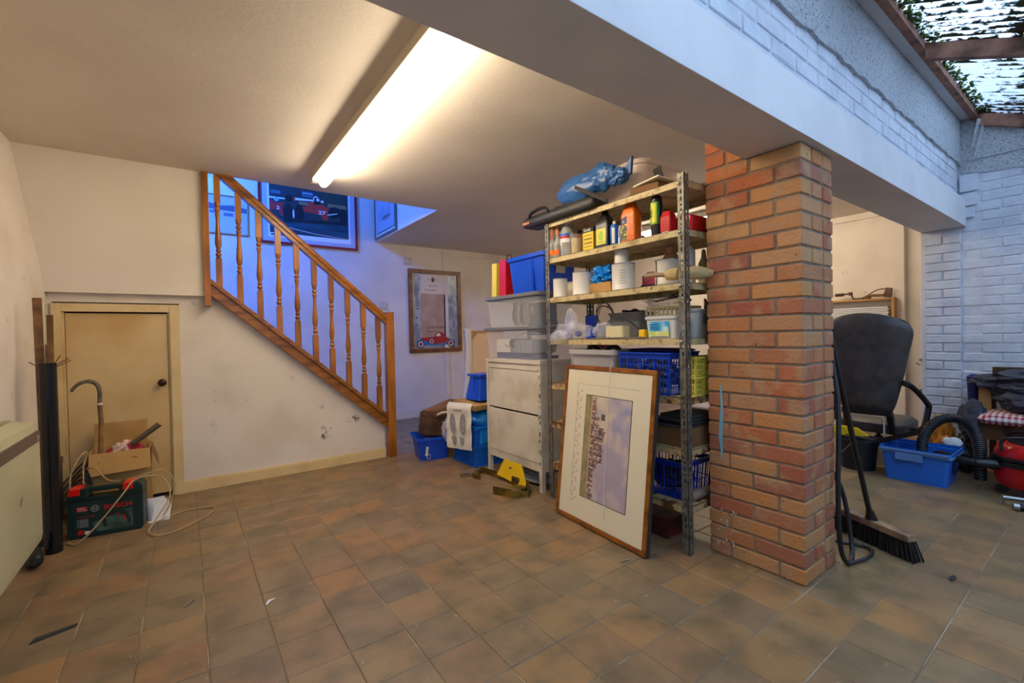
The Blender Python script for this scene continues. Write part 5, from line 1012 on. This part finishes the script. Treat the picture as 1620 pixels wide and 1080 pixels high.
# tow bar parts
t = thing('wheel_clamp', 'bright yellow steel plate leaning on rusty brackets by the cabinet foot', 'bracket', (1.94, 2.72, 0))
MB().prism([(.20, .035), (.115, .175), (-.10, .175), (-.17, .06), (-.16, .01), (.06, .03)], -.002, .002, 'x', Matrix.Rotation(.12, 4, 'Y')).done('plate', M['yellow'], t, bevel=.001)
MB().tube([(-.001, .02, .125), (.012, .02, .125)], .006, 8).done('bolt', M['ink'], t)
t = thing('steel_bracket', 'left long rusty angle bracket lying beside the yellow plate', 'bracket', (1.90, 3.06, 0)); b = MB()
b.bar((-.09, -.02, .025), (.02, .10, .025), .05, .004, (0, 0, 1)).bar((-.09, -.02, .025), (-.07, -.08, .025), .004, .05).bar((.02, .10, .025), (.075, -.20, .03), .004, .05).bar((-.16, .07, .006), (-.09, .04, .012), .012, .01)
b.done('plate', M['brass'], t, bevel=.001)
for q in ((-.06, .0, .03), (-.02, .05, .03), (.06, -.14, .035)): MB().tube([q, (q[0]-.01, q[1]-.006, q[2])], .006, 8).done('bolt', M['steel'], t)
t = thing('steel_bracket', 'right boxy rusty bracket lying in front of the yellow plate', 'bracket', (1.86, 2.53, 0)); b = MB()
b.bar((-.13, .12, .03), (-.07, -.02, .03), .004, .058).bar((-.07, -.02, .03), (.02, -.085, .025), .004, .04).bar((.02, -.085, .025), (.12, .03, .03), .004, .05).bar((.12, .03, .03), (-.04, .05, .05), .06, .004).bar((.12, .03, .04), (.06, .16, .06), .004, .05).bar((-.07, -.02, .004), (.11, .02, .004), .07, .004)
b.done('plate', M['brass'], t, bevel=.001)
MB().tube([(.085, .10, .06), (.075, .095, .06)], .006, 8).done('bolt', M['steel'], t)
t = thing('metal_offcut', 'thin bent strip of metal on the tiles left of the rusty brackets', 'strip', (1.80, 3.16, .0)); MB().bar((-.04, .03, .004), (.03, -.01, .01), .012, .004).done('strip', M['ink'], t)
t = thing('blue_crate_end', 'dark blue tray on the floor behind the cabinet legs', 'tray', (2.62, 3.05, 0)); MB().loft([(.20, .30, 0, .02), (.22, .32, .14, .02)], seg=2).done('tray', M['dkblue'], t)

# ================================================================== RIGHT HAND AREA
ch = thing('office_chair', 'high backed black leather office chair seen from behind', 'chair', (4.85, 1.31, 0))
b = MB(); NY, NZ = 14, 16; vs = []
for side in (0, 1):
    for j in range(NZ+1):
        f = j/NZ; zz = .44+.80*f
        hw = .175+.145*min(1, f*1.25)**.8; 
        if f > .86: hw -= .05*((f-.86)/.14)**2
        for i in range(NY+1):
            g = i/NY*2-1; y = g*hw+.01; ztop = zz-.07*g*g*max(0, f-.6)/.4
            x = -.27-.09*f+.05*g*g+(.018 if side else -.028)*math.sqrt(max(0, 1-g**6))*math.sqrt(max(.0, 1-(2*f-1)**10))
            vs.append((x, y, ztop))
m_ = (NY+1)*(NZ+1); fs = []
for s_ in (0, 1):
    for j in range(NZ):
        for i in range(NY): a = s_*m_+j*(NY+1)+i; fs.append((a, a+1, a+NY+2, a+NY+1))
for i in range(NY): fs += [(i, i+1, m_+i+1, m_+i), (NZ*(NY+1)+i, NZ*(NY+1)+i+1, m_+NZ*(NY+1)+i+1, m_+NZ*(NY+1)+i)]
for j in range(NZ): a = j*(NY+1); c = a+NY; fs += [(a, a+NY+1, m_+a+NY+1, m_+a), (c, c+NY+1, m_+c+NY+1, m_+c)]
b.add(vs, fs).done('backrest', M['leather'], ch, smooth=True)
MB().loft([(.21, .21, .24, .06), (.23, .23, .27, .07), (.23, .23, .32, .07), (.20, .20, .35, .07)], c=(.02, 0, 0), seg=5).done('seat', M['leather'], ch, smooth=True)
MB().bx(-.29, -.25, -.17, .17, .40, .445).prism([(-.28, .42), (-.20, .24), (-.15, .24), (-.24, .44)], -.17, -.13, 'y').prism([(-.28, .42), (-.20, .24), (-.15, .24), (-.24, .44)], .13, .17, 'y').done('back_bracket', M['black'], ch, bevel=.004)
for s_ in (-1, 1):
    MB().tube(catmull([(-.29, s_*.24, .68), (-.25, s_*.28, .655), (-.13, s_*.31, .58), (.03, s_*.325, .485), (.045, s_*.325, .46), (.03, s_*.32, .40), (.0, s_*.30, .29), (.0, s_*.22, .26)], 4), .022, 6).done('armrest', M['black'], ch, smooth=True)
MB().tube([(0.03, 0, .10), (.03, 0, .18), (.03, 0, .181), (.03, 0, .24)], [.03, .03, .018, .018], 12).done('gas_stem', M['black'], ch, smooth=True)
for k in range(5):
    a = k*2*math.pi/5+.3; c_, s_ = math.cos(a), math.sin(a)
    MB().tube([(.03, 0, .12), (.03+.29*c_, .29*s_, .075)], [.028, .016], 8).done('leg', M['black'], ch, smooth=True)
    MB().tube([(.03+.29*c_-.02*s_, .29*s_+.02*c_, .028), (.03+.29*c_+.02*s_, .29*s_-.02*c_, .028)], .028, 12).done('castor', M['black'], ch, smooth=True)
# wall rack with hand tools on it
rk = thing('wall_rack', 'small pine wall rack of papers behind the leather chair', 'rack', (XE-.16, 1.72, 1.13))
MB().bx(0, .15, -.26, .62, .28, .30).done('top_board', M['card'], rk, bevel=.002); MB().bx(0, .15, -.26, -.235, 0, .28).done('side_board', M['card'], rk, bevel=.002); MB().bx(0, .15, .60, .62, 0, .28).done('side_board', M['card'], rk, bevel=.002); MB().bx(0, .15, -.235, .60, 0, .02).done('bottom_board', M['card'], rk)
MB().bx(.13, .145, -.235, .60, .02, .28).done('back_board', M['offw'], rk)
t = thing('paper_stack', 'white papers filed in the pine wall rack', 'papers', (XE-.12, 1.75, 1.15)); b = MB()
for k in range(10): b.bx(-.02+.003*(k % 3), .08, -.24+.01*(k % 2), .42, .005+.019*k, .005+.019*k+.014)
b.done('sheets', M['paper'], t)
t = thing('hand_brace', 'old cranked hand brace lying on top of the wall rack', 'tool', (XE-.10, 1.85, 1.43)); MB().tube(catmull([(0, .12, .065), (0, .04, .07), (0, .0, .07), (0, -.015, .02), (0, -.05, .008), (0, -.18, .008)], 5), .008, 8).done('crank', M['ink'], t, smooth=True)
MB().tube([(0, .15, .065), (0, .07, .065)], .018, 10).tube([(0, .02, .07), (0, -.01, .07)], .02, 10).done('chuck', M['dwood'], t, smooth=True)
t = thing('hand_saw', 'brown tenon saw with a wooden handle on top of the wall rack', 'saw', (XE-.10, 1.56, 1.43)); MB().prism([(-.06, 0), (-.075, .10), (-.02, .11), (.0, .04), (.0, .01)], -.012, .012, 'x').done('handle', M['dwood'], t, bevel=.003)
MB().tube(catmull([(0, -.02, .10), (0, .06, .09), (0, .14, .04), (0, .20, .01)], 4), .006, 6).tube([(0, 0, .03), (0, .10, .035), (0, .16, .02)], .014, 8).done('blade', M['card_d'], t, smooth=True)
t = thing('cord', 'thin dark cord hooks on the wall beside the corner pipe', 'cord', (XE-.001, 1.26, .72)); MB().tube(catmull([(-.006, -.12, .02), (-.006, -.04, .0), (-.006, .04, .01), (-.006, .06, .03)], 5), .004, 6).tube(catmull([(-.006, .0, -.28), (-.006, -.06, -.25), (-.006, -.06, -.30)], 5), .004, 6).done('cord', M['ink'], t)
# bucket, crate
t = thing('bucket', 'scuffed black builders bucket between the brick pillar and blue crate', 'bucket', (4.36, 1.305, 0)); MB().lathe([(.11, 0), (.13, .22), (.142, .223), (.142, .24), (.132, .24), (.108, .008), (0, .008)], seg=28).done('body', mat('scuffed_black', 0x18181a, .5, speck=(0x8c8c8c, 22, .68, .76)), t, smooth=True)
MB().tube(catmull([(-.14, .0, .22), (-.15, .05, .15), (-.13, .10, .12), (-.02, .145, .21)], 5), .003, 6).done('handle', M['steel'], t)
t = thing('saw_handle', 'bright yellow handled tool lying across the black bucket', 'tool', (4.34, 1.35, .241)); MB().prism([(-.12, .02), (-.05, .075), (.05, .085), (.13, .075), (.13, .03), (0, .0)], -.02, .015, 'x', Matrix.Rotation(.25, 4, 'Z')).done('handle', M['yellow'], t, bevel=.004)
MB().bar((-.02, -.16, .005), (.0, .05, .02), .05, .008).done('blade', M['ink'], t)
t = thing('storage_crate', 'mid blue plastic crate with pale rim handles in front of the chair', 'crate', (4.372, .925, 0))
rs = [(.155, .165, 0, .015), (.172, .188, .215, .02), (.185, .20, .217, .02), (.185, .20, .24, .02)]
tub(None, None, None, None, rs, M['blue3'], parent=t, th=.006)
MB().loft([(.190, .205, .205, .02), (.190, .205, .225, .02)], seg=3, cap0=False, cap1=False).bx(-.20, -.185, -.05, .10, .16, .215).bx(-.204, -.19, -.19, .19, .222, .234).done('rim_handle', mat('rim_pale', 0x5c84b8, .4), t)
MB().bx(-.1775, -.172, -.052, -.046, .12, .2).bx(-.1775, -.172, .096, .102, .12, .2).done('rib', M['blue3'], t)
flat(t, 'hand_hole', frame((-.10, -.1855, .08), (1, 0, 0), (0, .08, 1)), [[(.04, 0), (.17, 0), (.15, .10), (.05, .10)]], M['dkblue'], .004)
t = thing('black_tray', 'bent black plastic tray propped over the back of the blue crate', 'tray', (4.40, 1.02, .245)); Mx = Matrix.Rotation(-.42, 4, 'X')
MB().bx(-.12, .12, -.17, .13, .0, .012, Mx).bx(-.12, -.11, -.17, .13, .012, .035, Mx).bx(-.12, .12, -.17, -.16, .0, .05, Mx).done('tray', M['black'], t)
t.location = (4.40, 1.03, .285)
t = thing('angle_strip', 'pale perforated steel angle strip standing in front of the chair', 'strip', (4.58, 1.19, .0)); MB().bar((0, 0, 0), (-.01, -.0, .40), .035, .003, (0, 1, 0)).bar((-.01, -.0, .40), (-.01, .16, .42), .018, .02).done('strip', M['offw'], t)
flat(t, 'holes', frame((-.012, .009, .20), (0, -1, 0), (0, 0, 1)), [rect(.005, .014, .018*k, .018*k+.01) for k in range(11)], M['ink'], .002)
t = thing('orange_bag', 'crumpled orange paper bag behind the blue crate', 'bag', (4.86, .90, .0)); MB().blob((0, 0, .20), (.07, .08, .22), 9, .3, 3, 4).done('bag', mat('orange_paper', 0xc07818, .6, bump=(30, .5)), t)
t = thing('soft_toy', 'orange and white bundle tucked behind the crate under the hose', 'bundle', (4.66, .85, .0)); MB().blob((0, 0, .14), (.07, .08, .15), 11, .2, 2, 3).done('bundle', mat('orange_cloth', 0xb8681c, .9), t, smooth=True); MB().blob((-.03, -.05, .24), (.05, .06, .05), 12, .2, 2, 3).done('white_part', M['paper'], t, smooth=True)
# vacuum cleaner
vc = thing('vacuum_cleaner', 'round red tub vacuum cleaner with black bands by the wooden chair', 'vacuum cleaner', (4.42, .375, 0))
MB().lathe([(.13, .055), (.165, .07), (.18, .10), (.185, .215), (.18, .225), (.0, .225)], seg=36).done('tub', M['red'], vc, smooth=True)
MB().lathe([(.184, .20), (.198, .205), (.198, .235), (.186, .24), (.196, .245), (.194, .262), (.18, .268), (.17, .20)], seg=36).done('band', M['black'], vc, smooth=True)
MB().lathe([(.184, .262), (.184, .285), (.165, .33), (.14, .345), (0, .35)], seg=36).done('lid', M['red'], vc, smooth=True)
MB().lathe([(.12, .345), (.12, .352), (.0, .352)], seg=30).done('lid_plate', M['black'], vc, smooth=True)
MB().tube(catmull([(-.15, -.13, .30), (-.14, -.12, .38), (-.12, .0, .395), (-.14, .12, .38), (-.15, .13, .30)], 6), .010, 8).done('handle', M['black'], vc, smooth=True)
MB().tube(catmull([(.15, -.13, .30), (.14, -.12, .38), (.12, .0, .395), (.14, .12, .38), (.15, .13, .30)], 6), .010, 8).done('handle', M['black'], vc, smooth=True)
for a in (100, 170, 250, 330):
    c_, s_ = math.cos(a*R), math.sin(a*R); MB().tube([(.15*c_-.012*s_, .15*s_+.012*c_, .03), (.15*c_+.012*s_, .15*s_-.012*c_, .03)], .03, 14).bx(.13*c_-.02, .13*c_+.02, .13*s_-.02, .13*s_+.02, .03, .07).done('wheel', M['black'], vc, smooth=True)
MB().tube([(-.10, .14, .20), (-.13, .21, .20), (-.14, .25, .20)], [.032, .030, .026], 12).done('hose_port', M['black'], vc, smooth=True)
MB().tube([(-.187, .02, .15), (-.193, .02, .15)], .0, 6).done('badge', M['black'], vc)
t = thing('vacuum_hose', 'thick black corrugated vacuum hose arching into the blue crate', 'hose', (4.28, .64, .2))
b = MB(); pts = catmull([(4.28, .62, .20), (4.30, .72, .20), (4.42, .84, .19), (4.44, .90, .12)], 10)
b.tube([Vector(p)-Vector(t.location) for p in pts], .024, 10)
P_ = catmull([(4.32, .90, .13), (4.31, .905, .26), (4.30, .87, .38), (4.31, .80, .46), (4.32, .72, .475), (4.34, .655, .43), (4.36, .63, .34), (4.38, .62, .22), (4.40, .62, .06)], 16)
b.tube([Vector(p)-Vector(t.location) for p in P_], [.030+(.0035 if i % 2 else -.001) for i in range(len(P_))], 14)
b.done('hose', M['soft'], t, smooth=True)
t = thing('vacuum_wand', 'black vacuum wand with chrome ends lying on the floor at the right edge', 'tube', (4.03, .42, 0)); MB().tube([(0, 0, .022), (.10, -.35, .022)], .021, 14).done('tube', M['soft'], t, smooth=True); MB().tube([(-.003, .01, .022), (.004, -.014, .022)], .024, 16).done('ring', M['steel'], t, smooth=True)
MB().tube([(.06, .06, .05), (.16, -.30, .05)], .014, 10).tube([(.06, .06, .012), (.06, .06, .05)], .010, 8).done('chrome_rod', M['steel'], t, smooth=True)
# wooden chair with coats
wc = thing('wooden_chair', 'old wooden chair buried under dark coats against the white brick wall', 'chair', (4.86, .42, 0))
MB().bx(-.22, .20, -.24, .25, .385, .42).done('seat', M['dwood'], wc, bevel=.005)
for x in (-.20, .17):
    for y in (-.22, .22): MB().bx(x-.018, x+.018, y-.018, y+.018, 0, .385 if x < 0 else .72).done('leg', M['dwood'], wc, bevel=.003)
MB().bx(.155, .175, -.22, .22, .60, .80).done('backrest', M['dwood'], wc, bevel=.003); MB().bx(-.208, -.19, -.22, .22, .30, .385).bx(-.208, -.19, -.22, .22, .14, .17).done('rail', M['dwood'], wc)
ck = mat('red_gingham', 0xd8d0cc, .85); nt = ck.node_tree; N = nt.nodes; L = nt.links; g = N.new('ShaderNodeTexCoord'); sp_ = N.new('ShaderNodeSeparateXYZ'); L.new(g.outputs['Object'], sp_.inputs[0])
prev = None
for ax in (0, 1):
    mm = N.new('ShaderNodeMath'); mm.operation = 'MULTIPLY'; mm.inputs[1].default_value = 32; L.new(sp_.outputs[ax], mm.inputs[0]); f_ = N.new('ShaderNodeMath'); f_.operation = 'FRACT'; L.new(mm.outputs[0], f_.inputs[0])
    g_ = N.new('ShaderNodeMath'); g_.operation = 'GREATER_THAN'; g_.inputs[1].default_value = .5; L.new(f_.outputs[0], g_.inputs[0])
    if prev: a_ = N.new('ShaderNodeMath'); a_.operation = 'ADD'; L.new(prev.outputs[0], a_.inputs[0]); L.new(g_.outputs[0], a_.inputs[1]); h_ = N.new('ShaderNodeMath'); h_.operation = 'MULTIPLY'; h_.inputs[1].default_value = .5; L.new(a_.outputs[0], h_.inputs[0]); prev = h_
    else: prev = g_
mx = N.new('ShaderNodeMix'); mx.data_type = 'RGBA'; mx.inputs[6].default_value = lin(0xd8d0cc); mx.inputs[7].default_value = lin(0xa01c28); L.new(prev.outputs[0], mx.inputs[0]); L.new(mx.outputs[2], N['Principled BSDF'].inputs['Base Color'])
t = thing('gingham_cushion', 'red and white gingham cushion on the wooden chair seat', 'cushion', (4.785, .45, .421)); MB().loft([(.19, .20, .0, .05), (.21, .225, .03, .07), (.20, .21, .06, .08), (.15, .15, .075, .08)], seg=5).done('cushion', ck, t, smooth=True)
t = thing('coat', 'lower dark padded coat heaped on the gingham cushion', 'coat', (4.80, .34, .495)); MB().blob((-.03, 0, .09), (.17, .25, .11), 41, .18, 2.2, 5, fold=.07).done('coat', M['cloth'], t, smooth=True)
t = thing('coat', 'topmost charcoal coat draped over the heap by the brick wall', 'coat', (4.83, .38, .64)); MB().blob((0, .02, .06), (.20, .30, .10), 44, .2, 2.4, 5, fold=.08).done('coat', mat('charcoal_coat', 0x383842, .7, bump=(30, .4)), t, smooth=True)
t = thing('coat', 'black coat sleeve hanging down left of the gingham cushion', 'coat', (4.70, .70, .30)); MB().blob((0, .0, .12), (.10, .08, .15), 47, .15, 2.2, 4, fold=.08).done('coat', M['cloth'], t, smooth=True)
t = thing('blue_cloth', 'royal blue cloth hanging at the left of the coat heap', 'cloth', (4.98, .735, .45)); MB().loft([(.05, .025, 0, .02), (.06, .03, .15, .02), (.05, .04, .27, .03), (.03, .02, .29, .02)], seg=4).done('cloth', M['dkblue'], t, smooth=True)
t = thing('pale_board', 'pale cardboard edge standing between the blue cloth and coats', 'board', (4.82, .655, .44)); MB().bx(-.01, .01, -.035, .03, 0, .25).done('board', M['card'], t)
t = thing('dark_bag', 'black bin bag slumped on the floor behind the crate and hose', 'bag', (4.80, .755, 0)); MB().blob((0, .0, .15), (.10, .075, .16), 51, .2, 2, 4, flat=.004).done('bag', M['soft'], t, smooth=True)
# broom
br_ = thing('broom', 'wide wooden headed broom with black bristles propped against the brick pillar', 'broom', (2.875, .805, 0))
dv = Vector((-.145, -.33, 0)).normalized(); sd = Vector((-dv.y, dv.x, 0))
b = MB(); b.bar(Vector((0, 0, .105))-dv*.21, Vector((0, 0, .105))+dv*.20, .06, .034); b.done('head', mat('broom_wood', 0x9c7c5c, .75, mix=(0x6c5040, 12, .4, .6)), br_, bevel=.008)
b = MB()
for i in range(40):
    for j in range(5):
        c0 = Vector((0, 0, .09))+dv*(-.195+.39*i/39)+sd*(-.022+.011*j); sp2 = (i/39-.5)*.05+random.uniform(-.006, .006)
        c1 = Vector((c0.x, c0.y, .002))+dv*sp2+sd*((j-2)*.006+random.uniform(-.004, .004)); b.tube([c0, c1], [.0035, .0055], 5)
tag(b.done('bristles', M['black'], br_), kind='stuff')
MB().tube([(0, 0, .118), (-.008, .002, .15), (-.012, .003, .17)], [.030, .02, .018], 12).done('socket', M['black'], br_, smooth=True)
a_ = Vector((-.006, .0015, .13)); e_ = Vector((2.502, .885, 1.24))-Vector((2.875, .805, 0)); MB().tube([a_, e_], .0125, 12).done('handle', M['black'], br_, smooth=True)
# cable looped beside the pillar
t = thing('black_flex', 'thick black flex hanging in loops at the right corner of the brick pillar', 'cable', (2.50, .80, 0)); o_ = Vector(t.location)
for pts, r_ in (([(2.53, .865, 1.02), (2.525, .85, .92), (2.50, .825, .78), (2.465, .812, .60), (2.44, .808, .40), (2.44, .806, .20), (2.455, .80, .07), (2.50, .79, .013), (2.58, .80, .012), (2.64, .82, .06), (2.665, .845, .20), (2.66, .87, .32), (2.62, .91, .42), (2.55, .95, .48)], .0105), ([(2.50, .79, .012), (2.60, .76, .012), (2.70, .755, .012), (2.76, .78, .012), (2.755, .83, .012), (2.68, .86, .03), (2.62, .90, .05)], .008)):
    MB().tube([Vector(p)-o_ for p in catmull(pts, 9)], r_, 10).done('flex', M['soft'], t, smooth=True)
MB().tube([(.03, .065, 1.02), (.0, .075, 1.04)], .008, 8).done('hook', M['steel'], t)
# debris on the right floor
for k, (px_, py_, lab) in enumerate(((2.72, .47, 'dark twig lying on the grey tiles right of the pillar'), (1.62, .30, 'dead leaf curled on the tiles near the bottom edge'))):
    t = thing('leaf' if k else 'twig', lab, 'leaf' if k else 'twig', (px_, py_, .004)); MB().prism([(-.03, 0), (0, .012), (.035, .004), (.02, -.008), (-.01, -.004)], 0, .004, 'z').done('blade', M['ink' if not k else 'card_d'], t)

# scuffs of their own shape on the panel below the stairs
ws_ = bpy.data.objects['wall_stairs']; fw_ = frame((0, YS, 0), (1, 0, 0), (0, 0, 1))
random.seed(11)
def blotch(cx, cy, r, n): return [[(cx+r*random.uniform(-1, 1)+dx*r*.12, cy+r*.8*random.uniform(-1, 1)+dy*r*.1) for dx, dy in ((0, 0), (1, .2), (1.3, .9), (.4, 1.1))] for _ in range(n)]
tag(flat(ws_, 'scuff', fw_, [disc(.98+random.uniform(-.04, .04), .30+random.uniform(-.05, .05), random.uniform(.004, .016), random.uniform(.002, .007), 7, random.uniform(0, 3)) for _ in range(30)]+[disc(1.22+random.uniform(-.06, .05), .39+random.uniform(-.03, .03), random.uniform(.006, .02), random.uniform(.002, .006), 7, random.uniform(0, 3)) for _ in range(24)], mat('scuff_grey', 0xb2a698, .8), .0005), 'grey scuff marks low on the white wall', kind='stuff')
GR = {'paint_tin': 'paint tins on the third shelf', 'spirit_bottle': 'slim orange sleeved bottles', 'steel_disc': 'steel lids in the clear storage box', 'plastic_storage_box': 'clear storage boxes on the cabinet', 'coat': 'coats heaped on the wooden chair', 'light_switch': 'white switch plates on the back wall', 'wood_strip': 'wood strips standing in the black pipe', 'folding_crate': 'blue ribbed crates by the stair foot', 'yellow_basket': 'pale yellow lattice baskets', 'ceiling_light': 'fluorescent tube lights on the ceiling', 'hose_reel': 'black hose loops in the translucent tub', 'tape_roll': 'grey tape rolls on the bottle shelf', 'steel_bracket': 'rusty brackets beside the yellow plate'}
for o in bpy.data.objects:
    k = o.name.split('.')[0]
    if o.parent is None and k in GR: o['group'] = GR[k]
